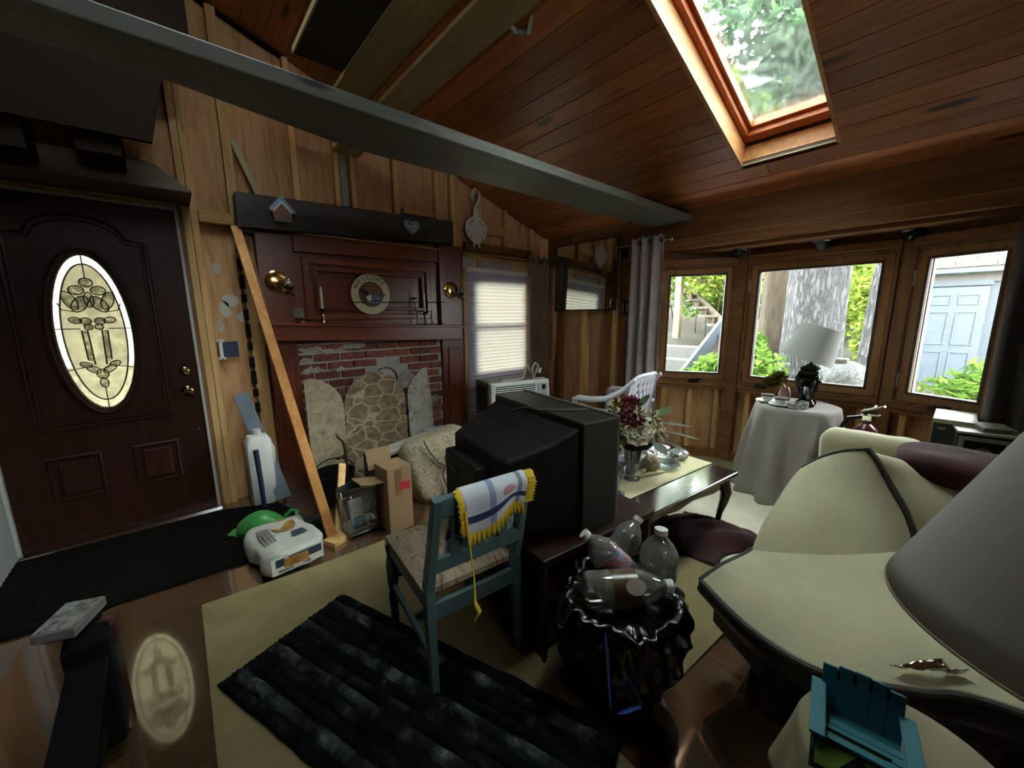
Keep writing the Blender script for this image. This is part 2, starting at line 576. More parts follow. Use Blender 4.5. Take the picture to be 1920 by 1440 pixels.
wall_left = structure(MB().span((-1.75, -2.5, 0), (-1.6, 3.5, 3.7)).build('wall_left', M['loft']))
GX0, GX1, GZ0, GZ1 = 0.05, 1.15, 2.50, 2.95                       # unseen high gable window, added to light the fireplace wall
mb = MB()
for pts in ([(-1.7, 0), (4.0, 0), (4.0, GZ0), (-1.7, GZ0)], [(-1.7, GZ0), (GX0, GZ0), (GX0, zr(GX0)), (RX, zr(RX) + .1), (-1.7, zr(-1.7))],
            [(GX1, GZ0), (4.0, GZ0), (4.0, zr(3.53)), (GX1, zr(GX1) + .1)], [(GX0, GZ1), (GX1, GZ1), (GX1, zr(GX1) + .1), (GX0, zr(GX0) + .1)]):
    mb.prism(pts, lambda u, v, d: (u, -2.5 + d, v), 0, 0.1)
wall_front = structure(mb.build('wall_front', M['studdark']))
gw = bpy.data.objects.new('window_7', None)  # added gable window, unseen, lights the fireplace wall
COL.objects.link(gw)
structure(gw)
MB().ring([(GX0, GZ0), (GX1, GZ0), (GX1, GZ1), (GX0, GZ1)], [(GX0 + .05, GZ0 + .05), (GX1 - .05, GZ0 + .05), (GX1 - .05, GZ1 - .05), (GX0 + .05, GZ1 - .05)], lambda u, v, d: (u, -2.48 + d, v), 0, .06).build('frame', M['studdark'], gw)
MB().prism([(GX0, GZ0), (GX1, GZ0), (GX1, GZ1), (GX0, GZ1)], lambda u, v, d: (u, -2.45 + d, v), 0, .004).build('pane', M['glass'], gw)

# ---- ceiling: pine boards running along y, skylight opening left free
SKX0, SKX1, SKY0, SKY1 = 1.70, 3.165, 0.645, 1.17
S3X0, S3X1, S3Y0, S3Y1 = -0.15, 0.45, 1.62, 2.42                # unseen skylight near the ridge, added to brighten the fireplace wall
ca, sa = math.cos(math.atan(SL)), math.sin(math.atan(SL))
rotr = Matrix(((ca, 0, sa), (0, 1, 0), (-sa, 0, ca)))              # local x runs down the slope
ceiling = bpy.data.objects.new('ceiling', None)
COL.objects.link(ceiling)
structure(ceiling)
def roof_box(x0, x1, y0, y1, h0, h1, mat, name, parent, bev=0.0):
    """box on the right-hand slope, between x0..x1 on the ceiling plane and h0..h1 above it"""
    xm = (x0 + x1) / 2
    c = Vector((xm, (y0 + y1) / 2, zr(xm))) + Vector((sa, 0, ca)) * ((h0 + h1) / 2)
    return MB().box(c, ((x1 - x0) / ca, y1 - y0, h1 - h0), rotr).build(name, mat, parent, bevel=bev)
x = 3.60
rng = random.Random(4)
while x > RX:
    w = 0.132
    x0 = max(x - w, RX)
    segs = [(-2.45, 3.47)]
    if x0 < SKX1 and x > SKX0 - 0.02:
        segs = [(-2.45, SKY0), (SKY1, 3.47)]
    elif x0 < S3X1 and x > S3X0 - 0.02:
        segs = [(-2.45, S3Y0), (S3Y1, 3.47)]
    for y0, y1 in segs:
        if y1 - y0 > 3.5:
            ym = rng.uniform(-0.8, 1.2)
            cut = [(y0, ym), (ym, y1)]
        else:
            cut = [(y0, y1)]
        for q0, q1 in cut:
            roof_box(x0 + 0.003, min(x, 3.6), q0 + 0.001, q1 - 0.001, 0.0 + rng.uniform(0, .0025), 0.02, M['ceil'], 'plank', ceiling, 0.003)
    x -= w
for a, b2, c, d in ((RX, S3X0 - .02, -2.5, 3.5), (S3X1 + .12, SKX0 - .02, -2.5, 3.5), (S3X0 - .02, S3X1 + .12, -2.5, S3Y0), (S3X0 - .02, S3X1 + .12, S3Y1, 3.5), (SKX1 + .02, 3.95, -2.5, 3.5), (SKX0 - .02, SKX1 + .02, -2.5, SKY0 - .02), (SKX0 - .02, SKX1 + .02, SKY1 + .02, 3.5)):
    roof_box(a, b2, c, d, 0.02, 0.19, M['studdark'], 'roof_slab', ceiling)
MB().beam((RX, -2.5, zr(RX) + .08), (-1.75, -2.5, zr(-1.75) + .08), .001, .001).build('ridge_line', M['loft'], ceiling)
MB().prism([(RX + 0.02, zr(RX)), (RX, zr(RX) + .2), (-1.8, zr(-1.8) + .2), (-1.8, zr(-1.8))], lambda u, v, d: (u, -2.5 + d, v), 0, 6.0).build('roof_slab', M['loft'], ceiling)
MB().tube([(0.05 + 0.16 * i, 3.44, zr(0.05 + 0.16 * i) - 0.015 + 0.02 * noise.noise((i * 3.3, 0, 0))) for i in range(6)], 0.018, 6).build('torn_trim', M['loft'], ceiling, smooth=True)

# ---- skylight
sky = bpy.data.objects.new('window_4', None)
COL.objects.link(sky)
structure(sky)
shaftm = wood('shaft_pine', '#a8693a', '#d8a068', 'x', 0.5, 0.3, 0.1)
framem = wood('skylight_frame', '#8a3f1c', '#b5622e', 'x', 0.4, 0, 0.06)
roof_box(SKX0 - .02, SKX1 + .018, SKY1, SKY1 + 0.018, -0.005, 0.19, shaftm, 'shaft_board', sky)
roof_box(SKX0 - .02, SKX1 + .018, SKY0 - 0.018, SKY0, -0.005, 0.19, shaftm, 'shaft_board', sky)
roof_box(SKX1, SKX1 + 0.018, SKY0, SKY1, 0.03, 0.14, shaftm, 'shaft_board', sky)
roof_box(SKX1, SKX1 + 0.02, SKY0, SKY1, 0.14, 0.19, M['header'], 'shaft_board', sky)
roof_box(SKX1 + .004, SKX1 + 0.018, SKY0, SKY1, 0.0, 0.03, M['header'], 'shaft_board', sky)
roof_box(SKX1 - .002, SKX1 + 0.004, SKY0, SKY1, -0.004, 0.004, M['pale'], 'shaft_edge', sky)
roof_box(SKX0, SKX1, SKY1 - .004, SKY1 + .004, -0.004, 0.004, M['pale'], 'shaft_edge', sky)
for h0, h1, inset, mm in ((0.15, 0.19, 0.035, framem), (0.19, 0.24, 0.06, framem)):
    roof_box(SKX0, SKX1 - 0.02, SKY1 - inset, SKY1, h0, h1, mm, 'frame', sky, 0.004)
    roof_box(SKX0, SKX1 - 0.02, SKY0, SKY0 + inset, h0, h1, mm, 'frame', sky, 0.004)
    roof_box(SKX1 - 0.05 - inset, SKX1 - 0.02, SKY0 + inset, SKY1 - inset, h0, h1, mm, 'frame', sky, 0.004)
roof_box(SKX0 - .02, SKX0, SKY0, SKY1, 0.0, 0.24, shaftm, 'shaft_board', sky)
roof_box(SKX0, SKX1, SKY0 + .03, SKY1 - .03, 0.215, 0.221, M['skyglass'], 'pane', sky)
roof_box(SKX1 - .03, SKX1 + .03, SKY0 - .02, SKY1 + .02, 0.19, 0.24, M['header'], 'frame', sky)
roof_box(SKX0 - .03, SKX1, SKY1, SKY1 + .03, 0.19, 0.24, M['header'], 'frame', sky)
roof_box(SKX0 - .03, SKX1, SKY0 - .03, SKY0, 0.19, 0.24, M['header'], 'frame', sky)

sky3 = bpy.data.objects.new('window_6', None)  # added skylight, unseen, brightens the fireplace wall
COL.objects.link(sky3)
structure(sky3)
for a, b2, c, d in ((S3X0 - .02, S3X1 + .12, S3Y0 - .02, S3Y0 + .03), (S3X0 - .02, S3X1 + .12, S3Y1 - .03, S3Y1 + .02), (S3X0 - .02, S3X0 + .03, S3Y0 + .03, S3Y1 - .03), (S3X1 + .07, S3X1 + .12, S3Y0 + .03, S3Y1 - .03)):
    roof_box(a, b2, c, d, .16, .24, framem, 'frame', sky3)
roof_box(S3X0, S3X1 + .1, S3Y0, S3Y1, .20, .206, M['skyglass'], 'pane', sky3)

# ---- grey tie beam and the loose boards lying across it
structure(MB().prism([(-1.6, 1.66), (3.56, 1.68), (3.56, 2.03), (.75, 2.05), (.10, 1.90), (-1.6, 1.85)], lambda u, v, d: (u, v, d), 2.16, 2.215).build('trim_1', M['beam'], bevel=0.006))
boards = [(0.60, 0.828, 'darkboard', -2.0, 2.3, 2.62), (0.835, 1.02, 'pale', -2.0, 3.12, 2.61), (1.085, 1.28, 'pale', -2.0, 3.36, 2.61)]
labels = ['wide dark stained board lying over the grey beam', 'pale bare board next to the dark board above the grey beam', 'pale bare board reaching furthest toward the fireplace wall above the beam']
for (x0, x1, mm, y0, y1, z), lb in zip(boards, labels):
    o = MB().span((x0, y0, z), (x1, y1, z + 0.025)).build('loft_board', M[mm], bevel=0.003)
    tag(o, lb, 'board')
    if mm == 'darkboard':
        MB().span((x0 - 0.008, y0, z), (x0, y1, z + 0.026)).build('lit_edge', M['pale'], o)  # pale strip paints the light caught along the dark board's edge
curl = MB().tube([(1.62, 1.70, zr(1.62) - .012), (1.66, 1.76, zr(1.66) - .022), (1.63, 1.83, zr(1.63) - .012), (1.56, 1.84, zr(1.56) - .012)], [.012, .026, .024, .006], 8, flat=0.5).build('paint_curl', plain('peeling_paint', '#8b8a80', 0.7), ceiling, smooth=True)

# ---- dark loft edge and rafter tails over the door
XZ28 = lambda u, v, d: (u, 2.80 - d, v)
structure(MB().prism([(-1.6, 2.215), (0.027, 2.225), (0.112, 2.585), (0.235, 2.605), (0.235, 3.38), (-0.9, 3.75), (-1.6, 3.5)], XZ28, 0, 0.03).build('trim_2', M['loft']))
structure(MB().span((-0.245, 2.80, 2.14), (-0.09, 3.42, 2.30)).build('trim_3', M['loft']))
structure(MB().span((-1.6, 2.80, 2.10), (-0.40, 3.05, 2.24)).build('trim_4', M['loft']))
structure(MB().prism([(-1.6, 2.16), (-0.05, 2.215), (0.03, 2.20), (0.175, 2.085), (0.17, 2.075), (-1.6, 2.075)], lambda u, v, d: (u, 3.05 + d, v), 0, 0.36).build('trim_5', M['header'], bevel=0.008))
structure(MB().span((-0.95, 3.37, 2.065), (0.125, 3.46, 2.13)).build('trim_6', M['studx']))

structure(MB().prism([(3.50, 2.75), (6.0, 2.45), (6.0, 2.40), (3.50, 2.70)], lambda u, v, d: (-2.2 + d, u, v), 0, 3.2).build('added_porch_roof', M['loft']))        # unseen porch roof, added to keep sky light off the door glass

# ---- door with oval leaded glass
OX, OZ, ORX, ORZ = -0.365, 1.27, 0.165, 0.462
DX0, DX1, DZ0, DZ1 = -0.825, 0.085, 0.012, 2.035
door = bpy.data.objects.new('door_1', None)
COL.objects.link(door)
structure(door)
angs = sorted(set([2 * PI * k / 64 for k in range(64)] + [math.atan2(zz - OZ, xx - OX) % (2 * PI) for xx in (DX0, DX1) for zz in (DZ0, DZ1)]))
outer, inner = [], []
for a in angs:
    c, s = math.cos(a), math.sin(a)
    t = min([((DX1 if c > 0 else DX0) - OX) / c if abs(c) > 1e-9 else 1e9, ((DZ1 if s > 0 else DZ0) - OZ) / s if abs(s) > 1e-9 else 1e9])
    outer.append((OX + c * t, OZ + s * t))
    k = 1 / math.sqrt((c / ORX) ** 2 + (s / ORZ) ** 2)
    inner.append((OX + c * k, OZ + s * k))
MB().ring(outer, inner, XZ(3.465), 0, 0.045).build('slab', M['door'], door)
MB().ring(ellipse(OX, OZ, ORX + .045, ORZ + .045, 64), ellipse(OX, OZ, ORX - .004, ORZ - .004, 64), XZ(3.42), 0, 0.010).build('oval_frame', M['door'], door, bevel=0.005)
MB().tube([(p[0], 3.41, p[1]) for p in ellipse(OX, OZ, ORX + .022, ORZ + .022, 64)], 0.012, 8, True).build('oval_bead', M['door'], door, smooth=True)
arch = [(OX - .30, .72), (OX + .285, .72), (OX + .285, 1.82), (OX + .20, 1.83)] + [(OX + .19 * math.cos(R(t)) , 1.845 + 0.10 * math.sin(R(t))) for t in range(20, 161, 10)] + [(OX - .20, 1.83), (OX - .30, 1.82)]
for k, (gr, rr) in enumerate(((1.0, .013), (0.93, .008))):
    pts = [(OX + (u - OX) * gr, 3.419, 1.27 + (w - 1.27) * (1 - (1 - gr) * .6)) for u, w in arch]
    MB().tube(pts, rr, 6, True, flat=0.8).build('panel_moulding', M['door'], door, smooth=True)
for x0, x1 in ((-0.655, -0.445), (-0.29, -0.08)):
    MB().tube([(x0, 3.419, .285), (x1, 3.419, .285), (x1, 3.419, .54), (x0, 3.419, .54)], 0.012, 6, True).build('panel_moulding', M['door'], door, smooth=True)
    MB().span((x0 + .035, 3.408, .315), (x1 - .035, 3.425, .51)).build('raised_panel', M['door'], door, bevel=0.012)
for z, r in ((1.005, .03), (0.868, .034)):
    q = MB().lathe([(r, 0), (r, .008), (r * .8, .014), (r * .45, .016), (r * .4, .03 if z < 1 else .02), (r * .62 if z < 1 else r * .3, .045 if z < 1 else .024), (r * .5, .06 if z < 1 else .026), (0, .062 if z < 1 else .027)], 20, (0.018, 3.42, z), M=Matrix(((1, 0, 0), (0, 0, -1), (0, 1, 0)))).build('door_knob' if z < 1 else 'deadbolt', M['brass'], door, smooth=True)
MB().box((0.018, 3.39, 1.005), (.008, .02, .03)).build('thumb_turn', M['brass'], door, bevel=.002)
MB().lathe([(.009, 0), (.008, .004), (0, .005)], 10, (0.045, 3.42, .60), M=Matrix(((1, 0, 0), (0, 0, -1), (0, 1, 0)))).build('peep_screw', M['brass'], door, smooth=True)
# weather strip, jambs and sill
frm = bpy.data.objects.new('trim_8', None)
COL.objects.link(frm)
structure(frm)
MB().span((0.088, 3.405, 0), (0.104, 3.46, 2.056)).build('weather_strip', M['rubber'], frm)
MB().span((-0.86, 3.405, 2.040), (0.104, 3.46, 2.056)).build('weather_strip', M['rubber'], frm)
MB().span((-0.845, 3.405, 0), (-0.829, 3.46, 2.056)).build('weather_strip', M['rubber'], frm)
MB().span((0.104, 3.40, 0), (0.124, 3.47, 2.09)).build('jamb', M['studdark'], frm)
MB().span((-0.90, 3.36, 0), (-0.846, 3.47, 2.09)).build('jamb', M['greywhite'], frm)
MB().span((-0.86, 3.36, 0), (0.11, 3.50, 0.012)).build('door_sill', M['chrome'], frm)
MB().span((-1.02, 2.75, 0), (-0.83, 3.36, 0.36)).build('jamb_base', M['greywhite'], frm, bevel=.01)

for a, b2 in (((.07, 3.468, 0), (.14, 3.495, 2.12)), ((-.93, 3.468, 0), (-.815, 3.495, 2.12)), ((-.93, 3.468, 2.03), (.14, 3.495, 2.12)), ((-.93, 3.468, -.02), (.14, 3.56, .012))):
    MB().span(a, b2).build('outer_stop', M['studdark'], frm)

# leaded glass: border pieces, field panes, motif pieces and the cames
def leaded(name, c, tr, clear, sc):
    m, nt, b = newmat(name)
    out = nt.nodes['Material Output']
    v = coords(nt, (1, 1, 1))
    n = node(nt, 'ShaderNodeTexNoise', Scale=sc, Detail=5.0, Distortion=1.0)
    nt.links.new(v, n.inputs['Vector'])
    c = lin(c)
    r = ramp(nt, n.outputs['Fac'], [(0.35, tuple(x * 0.55 for x in c[:3]) + (1,)), (0.7, c)])
    tl = node(nt, 'ShaderNodeBsdfTranslucent')
    nt.links.new(r.outputs['Color'], tl.inputs['Color'])
    tp = node(nt, 'ShaderNodeBsdfTransparent', Color=(0.9, 0.9, 0.84, 1))
    gl = node(nt, 'ShaderNodeBsdfGlossy', Roughness=0.08)
    m1 = nt.nodes.new('ShaderNodeMixShader')
    r3 = ramp(nt, n.outputs['Fac'], [(0.45, (clear * .4,) * 3 + (1,)), (0.62, (min(1, clear * 1.6),) * 3 + (1,))])
    nt.links.new(r3.outputs['Color'], m1.inputs[0])
    nt.links.new(tl.outputs[0], m1.inputs[1])
    nt.links.new(tp.outputs[0], m1.inputs[2])
    m2 = nt.nodes.new('ShaderNodeMixShader')
    m2.inputs[0].default_value = 0.06
    nt.links.new(m1.outputs[0], m2.inputs[1])
    nt.links.new(gl.outputs[0], m2.inputs[2])
    bp = node(nt, 'ShaderNodeBump', Strength=0.4, Distance=0.005)
    nt.links.new(n.outputs['Fac'], bp.inputs['Height'])
    for q in (tl, gl):
        nt.links.new(bp.outputs['Normal'], q.inputs['Normal'])
    nt.links.new(m2.outputs[0], out.inputs['Surface'])
    return m
LG1 = leaded('field_glass', '#4c4936', 1, 0.0, 14)
LG2 = leaded('border_glass', '#5a5742', 1, 0.05, 60)
LG3 = leaded('motif_glass', '#6a685a', 1, 0.55, 40)
came = plain('lead_came', '#4b4736', 0.4, 0.6)
glz = bpy.data.objects.new('oval_glass', None)
COL.objects.link(glz)
glz.parent = door
def epts(s, n0=64):
    return ellipse(OX, OZ, ORX * s[0], ORZ * s[1], n0)
MB().poly([(q[0], 3.442, q[1]) for q in epts((.80, .88))]).build('field_pane', LG1, glz)
eo, ei = epts((1.0, 1.0), 48), epts((.80, .88), 48)
for k in range(16):
    a = eo[k * 3:k * 3 + 4] if k < 15 else eo[45:48] + eo[0:1]
    b2 = ei[k * 3:k * 3 + 4] if k < 15 else ei[45:48] + ei[0:1]
    MB().poly([(q[0], 3.444 - .004 * (i % 2), q[1]) for i, q in enumerate(a)] + [(q[0], 3.438, q[1]) for q in b2[::-1]]).build('border_pane', LG2, glz)
MB().tube([(p[0], 3.437, p[1]) for p in epts((.80, .88))], .004, 6, True).build('came', came, glz)
MB().tube([(p[0], 3.437, p[1]) for p in epts((.99, .995))], .005, 6, True).build('came', came, glz)
def piece(cx, cz, rx, rz, tilt=0.0):
    pts = [(OX + cx + x1 * math.cos(tilt) - z1 * math.sin(tilt), OZ + cz + x1 * math.sin(tilt) + z1 * math.cos(tilt)) for x1, z1 in ellipse(0, 0, rx, rz, 16)]
    MB().poly([(q[0], 3.437, q[1]) for q in pts]).build('motif_pane', LG3, glz)
    MB().tube([(p[0], 3.432, p[1]) for p in pts], .0032, 5, True).build('came', came, glz)
for sx in (-1, 1):
    piece(sx * .040, .175, .030, .052, sx * .55)
    piece(sx * .078, .195, .026, .055, -sx * .35)
    piece(sx * .045, .255, .032, .026, 0)
    piece(sx * .030, .075, .024, .020, 0)
    piece(sx * .072, .080, .026, .018, sx * .25)
    piece(sx * .022, .040, .018, .016, 0)
    piece(sx * .035, -.215, .034, .018, sx * .6)
    piece(sx * .062, -.185, .026, .016, sx * .4)
    MB().tube([(OX + sx * .030, 3.434, OZ + .02), (OX + sx * .024, 3.434, OZ - .19)], .004, 5).build('came', came, glz)
    MB().tube([(OX + sx * .055, 3.434, OZ + .02), (OX + sx * .050, 3.434, OZ - .16)], .004, 5).build('came', came, glz)
    MB().tube([(OX + sx * .06, 3.434, OZ + .13), (OX + sx * .115, 3.434, OZ + .14), (OX + sx * .13, 3.434, OZ + .18)], .003, 5).build('came', came, glz)
    MB().tube([(OX + sx * .06, 3.434, OZ + .03), (OX + sx * .16, 3.434, OZ + .03)], .003, 5).build('came', came, glz)
    MB().tube([(OX + sx * .07, 3.434, OZ - .20), (OX + sx * .14, 3.434, OZ - .215)], .003, 5).build('came', came, glz)
    MB().poly([(OX + sx * .028, 3.437, OZ + .02), (OX + sx * .052, 3.437, OZ + .02), (OX + sx * .049, 3.437, OZ - .16), (OX + sx * .024, 3.437, OZ - .19)]).build('motif_pane', LG3, glz)
piece(0, .30, .028, .026)
piece(0, .20, .020, .045)
piece(0, -.245, .026, .03)
piece(0, -.30, .018, .03)
for z0, z1 in ((.33, .455), (-.455, -.33)):
    MB().tube([(OX, 3.434, OZ + z0), (OX, 3.434, OZ + z1)], .003, 5).build('came', came, glz)

# ---- window with the cellular blind on the fireplace wall
win = bpy.data.objects.new('window_5', None)
COL.objects.link(win)
structure(win)
MB().ring([(2.36, .68), (3.17, .68), (3.17, 1.80), (2.36, 1.80)], [(2.43, .76), (3.12, .76), (3.12, 1.72), (2.43, 1.72)], XZ(3.48), 0, .05).build('frame', M['white'], win)
MB().span((2.43, 3.44, 1.235), (3.12, 3.47, 1.28)).build('meeting_rail', M['white'], win)
MB().span((2.43, 3.46, .76), (3.12, 3.463, 1.72)).build('pane', M['glass'], win)
blindm, nt, b = newmat('cellular_shade')
out = nt.nodes['Material Output']
cA = lin('#8f8c8e')
df = node(nt, 'ShaderNodeBsdfDiffuse', Color=lin('#b3b0d0'))
tl = node(nt, 'ShaderNodeBsdfTranslucent', Color=(0.50, 0.46, 0.33, 1))
ad = nt.nodes.new('ShaderNodeMixShader')
ad.inputs[0].default_value = 0.16
nt.links.new(df.outputs[0], ad.inputs[1])
nt.links.new(tl.outputs[0], ad.inputs[2])
nt.links.new(ad.outputs[0], out.inputs['Surface'])
blind = thing('window_blind', 'white pleated cellular blind pulled down over the window by the fireplace', 'blind', (2.73, 3.385, 0))
mb = MB()
nf = 44
def bf(u, w):
    k = w * nf * 2
    return ((u - .5) * .83, -0.008 * (1 if int(round(k)) % 2 else 0), 1.80 - w * 1.63)
mb.grid(bf, 2, nf * 2 + 1)
mb.build('pleated_fabric', blindm, blind)
MB().box((0, -.005, 1.822), (.855, .05, .05)).build('headrail', M['white'], blind, bevel=.006)
MB().box((0, -.004, .165), (.835, .025, .025)).build('bottom_rail', M['white'], blind, bevel=.004)
for x0, x1, z0, z1, lb in ((2.275, 2.41, 1.82, 1.945, 'small grey white board left of the blind headrail'), (2.47, 2.93, 1.86, 1.93, 'long grey white board strip above the blind headrail')):
    tag(MB().span((x0, 3.385, z0), (x1, 3.415, z1)).build('board_scrap', M['greywhite'], bevel=.003), lb, 'board')

# ---- window wall: flat bay with the mirror, then the shallow bow of three casements
wr = MB()
wr.span((3.60, 1.98, 0), (3.64, 3.5, 2.25))
wr.span((3.60, -2.5, 0), (3.64, -0.35, 2.25))
wall_right = structure(wr.build('wall_right', M['ply']))
def wpart(a, b2, m, nm='stud', bev=.003):
    return MB().span(a, b2).build(nm, M[m], wall_right, bevel=bev)
for y0, y1, m in ((3.19, 3.26, 'studdark'), (2.80, 2.88, 'stud'), (2.56, 2.61, 'studdark'), (2.40, 2.46, 'stud'), (2.22, 2.30, 'studdark'), (1.99, 2.06, 'stud'), (-0.42, -0.36, 'stud'), (-1.0, -.95, 'stud'), (-1.6, -1.55, 'stud')):
    wpart((3.54, y0, 0), (3.60, y1, 2.2), m)
wpart((3.53, -2.5, 2.015), (3.60, 3.40, 2.30), 'study', 'header_board')
wpart((3.52, -2.5, 1.93), (3.60, 2.05, 2.012), 'study', 'header_board')
wpart((3.515, -2.5, 2.010), (3.53, 2.02, 2.016), 'pale', 'header_lit_lip', 0)  # ledge made pale to stand for the light lying along it
wpart((3.54, 2.05, 0), (3.60, 3.4, .09), 'study', 'bottom_plate')
structure(MB().span((3.58, -0.45, 1.90), (4.10, 2.05, 1.935)).build('trim_9', M['study']))
structure(MB().span((3.58, -2.5, 1.935), (4.2, 3.5, 2.30)).build('trim_10', M['header']))

B0, B1, B2, B3 = Vector((3.50, 1.96)), Vector((3.815, 1.36)), Vector((3.825, 0.30)), Vector((3.58, -0.30))
ZB, ZT = 0.818, 1.706
stopm = plain('exterior_stop', '#4a5054', .6)
casem = wood('casement_pine', '#7c5230', '#a97c4d', 'z', 0.45, 0.1, 0.1)
def casement(idx, A, B, hinge, crank):
    """window whose glass spans A-B in plan; its frame and sash are built round it"""
    w = bpy.data.objects.new('window_%d' % idx, None)
    COL.objects.link(w)
    structure(w)
    A, B = Vector(A), Vector(B)
    d = (B - A).normalized()
    L = (B - A).length
    nrm = Vector((-d.y, d.x))
    if nrm.x < 0:
        nrm = -nrm
    fn = lambda u, v, q: (A.x + d.x * u + nrm.x * q, A.y + d.y * u + nrm.y * q, v)
    rect = lambda e, e2=None: [(-e, ZB - e), (L + e, ZB - e), (L + e, ZT + e), (-e, ZT + e)]
    MB().ring(rect(.062), rect(.0), fn, -.018, .02).build('sash', casem, w, bevel=.005)
    MB().ring(rect(.012), rect(-.004), fn, -.022, .0).build('glazing_bead', M['header'], w)
    MB().ring(rect(.085), rect(.064), fn, -.04, .08).build('frame', M['studdark'], w, bevel=.004)
    MB().prism([(0, ZB), (L, ZB), (L, ZT), (0, ZT)], fn, .004, .008).build('pane', M['glass'], w)
    MB().ring(rect(.03), rect(.0), fn, .03, .06).build('outer_stop', stopm, w)
    mb = MB()
    c = fn(L * crank, ZB - .075, -.045)
    mb.box(c, (.05, .09, .03), Euler((0, 0, math.atan2(d.y, d.x) + PI / 2)))
    c2 = fn(L * crank - .01, ZB - .05, -.07)
    mb.tube([c, c2, fn(L * crank + .05, ZB - .045, -.075)], [.012, .010, .009], 8)
    mb.ball(fn(L * crank + .055, ZB - .045, -.075), .014, 1)
    mb.build('crank', M['iron'], w, smooth=True)
    for z in (ZB + .08, ZT - .12):
        hx = -.066 if hinge < 0 else L + .066
        mb = MB().prism([(hx - .006, z - .05), (hx + .006, z - .05), (hx + .006, z + .05), (hx - .006, z + .05)], fn, -.03, -.018)
        mb.build('hinge', M['white'], w)
    return fn, L, w
f1, L1, w1 = casement(1, (3.553, 1.845), (3.773, 1.441), -1, .55)
f2, L2, w2 = casement(2, (3.790, 1.178), (3.800, 0.425), -1, .14)
f3, L3, w3 = casement(3, (3.765, 0.190), (3.630, -0.120), -1, .55)
# posts, sills and the knee walls under the bow
def bowpart(pts, z0, z1, m, nm, bev=.003):
    return MB().prism(pts, lambda u, v, d: (u, v, d), z0, z1).build(nm, M[m], wall_right, bevel=bev)
bowpart([(3.775, 1.395), (3.755, 1.275), (3.86, 1.27), (3.87, 1.42)], 0, 1.93, 'study', 'post')
bowpart([(3.775, 0.335), (3.755, 0.265), (3.86, 0.25), (3.87, 0.345)], 0, 1.93, 'studdark', 'post')
bowpart([(3.50, 2.00), (3.475, 1.93), (3.57, 1.91), (3.60, 2.0)], 0, 1.93, 'studdark', 'post')
bowpart([(3.60, -.19), (3.56, -.27), (3.62, -.36), (3.68, -.24)], 0, 1.93, 'studdark', 'post')
for (fn, L, e) in ((f1, L1, .10), (f2, L2, .09), (f3, L3, .09)):
    P = lambda u, v, d, fn=fn: fn(u, v, d)
    MB().prism([(-e, ZT + .085), (L + e, ZT + .085), (L + e, 1.93), (-e, 1.93)], P, .0, .03).build('panel', M['study'], wall_right)
    MB().prism([(-e, ZT + .085), (L + e, ZT + .085), (L + e, ZT + .14), (-e, ZT + .14)], P, -.05, .0).build('head_board', M['study'], wall_right, bevel=.004)
    MB().prism([(-e, ZB - .085), (L + e, ZB - .085), (L + e, ZB - .115), (-e, ZB - .115)], P, -.045, .06).build('sill', M['study'], wall_right, bevel=.003)
    MB().prism([(-e + .01, ZB - .117), (L + e - .02, ZB - .117), (L + e - .02, ZB - .15), (-e + .01, ZB - .15)], P, -.035, .06).build('sill', M['study'], wall_right, bevel=.003)
    MB().prism([(-e, .0), (L + e, .0), (L + e, ZB - .15), (-e, ZB - .15)], P, .04, .07).build('panel', M['ply'], wall_right)
    for u in ((.0, .5, 1.0) if L < .6 else (.0, .33, .66, 1.0)):
        uu = L * u
        MB().prism([(uu - .02, .09), (uu + .02, .09), (uu + .02, ZB - .15), (uu - .02, ZB - .15)], P, -.02, .04).build('stud', M['stud'], wall_right, bevel=.003)
    MB().prism([(-e, .0), (L + e, .0), (L + e, .09), (-e, .09)], P, -.03, .04).build('bottom_plate', M['study'], wall_right, bevel=.003)
# eyeball downlights under the soffit
for i, (x, y, ang) in enumerate(((3.70, 1.32, 2.4), (3.73, .775, -.2), (3.76, .30, -2.3))):
    t = thing('downlight', ['black eyeball downlight over the post left of the big casement', 'eyeball downlight with a pale lens over the big casement', 'black eyeball downlight over the post right of the big casement'][i], 'ceiling light', (x, y, 1.90))
    MB().lathe([(.05, 0), (.052, -.012), (.045, -.018)], 20).build('trim_ring', M['white'] if i == 1 else M['greywhite'], t, smooth=True)
    m3 = Euler((0, .75, PI + ang if i != 1 else PI - .2)).to_matrix()
    MB().lathe([(.0, .03), (.042, .03), (.046, -.005), (.044, -.05), (.038, -.056), (.036, -.04), (0, -.038)], 20, (0, 0, -.01), M=m3).build('eyeball', M['black'], t, smooth=True)
    MB().lathe([(.0, -.046), (.034, -.046), (.034, -.044), (0, -.044)], 20, (0, 0, -.01), M=m3).build('lens', M['chrome'] if i == 1 else M['black'], t, smooth=True)

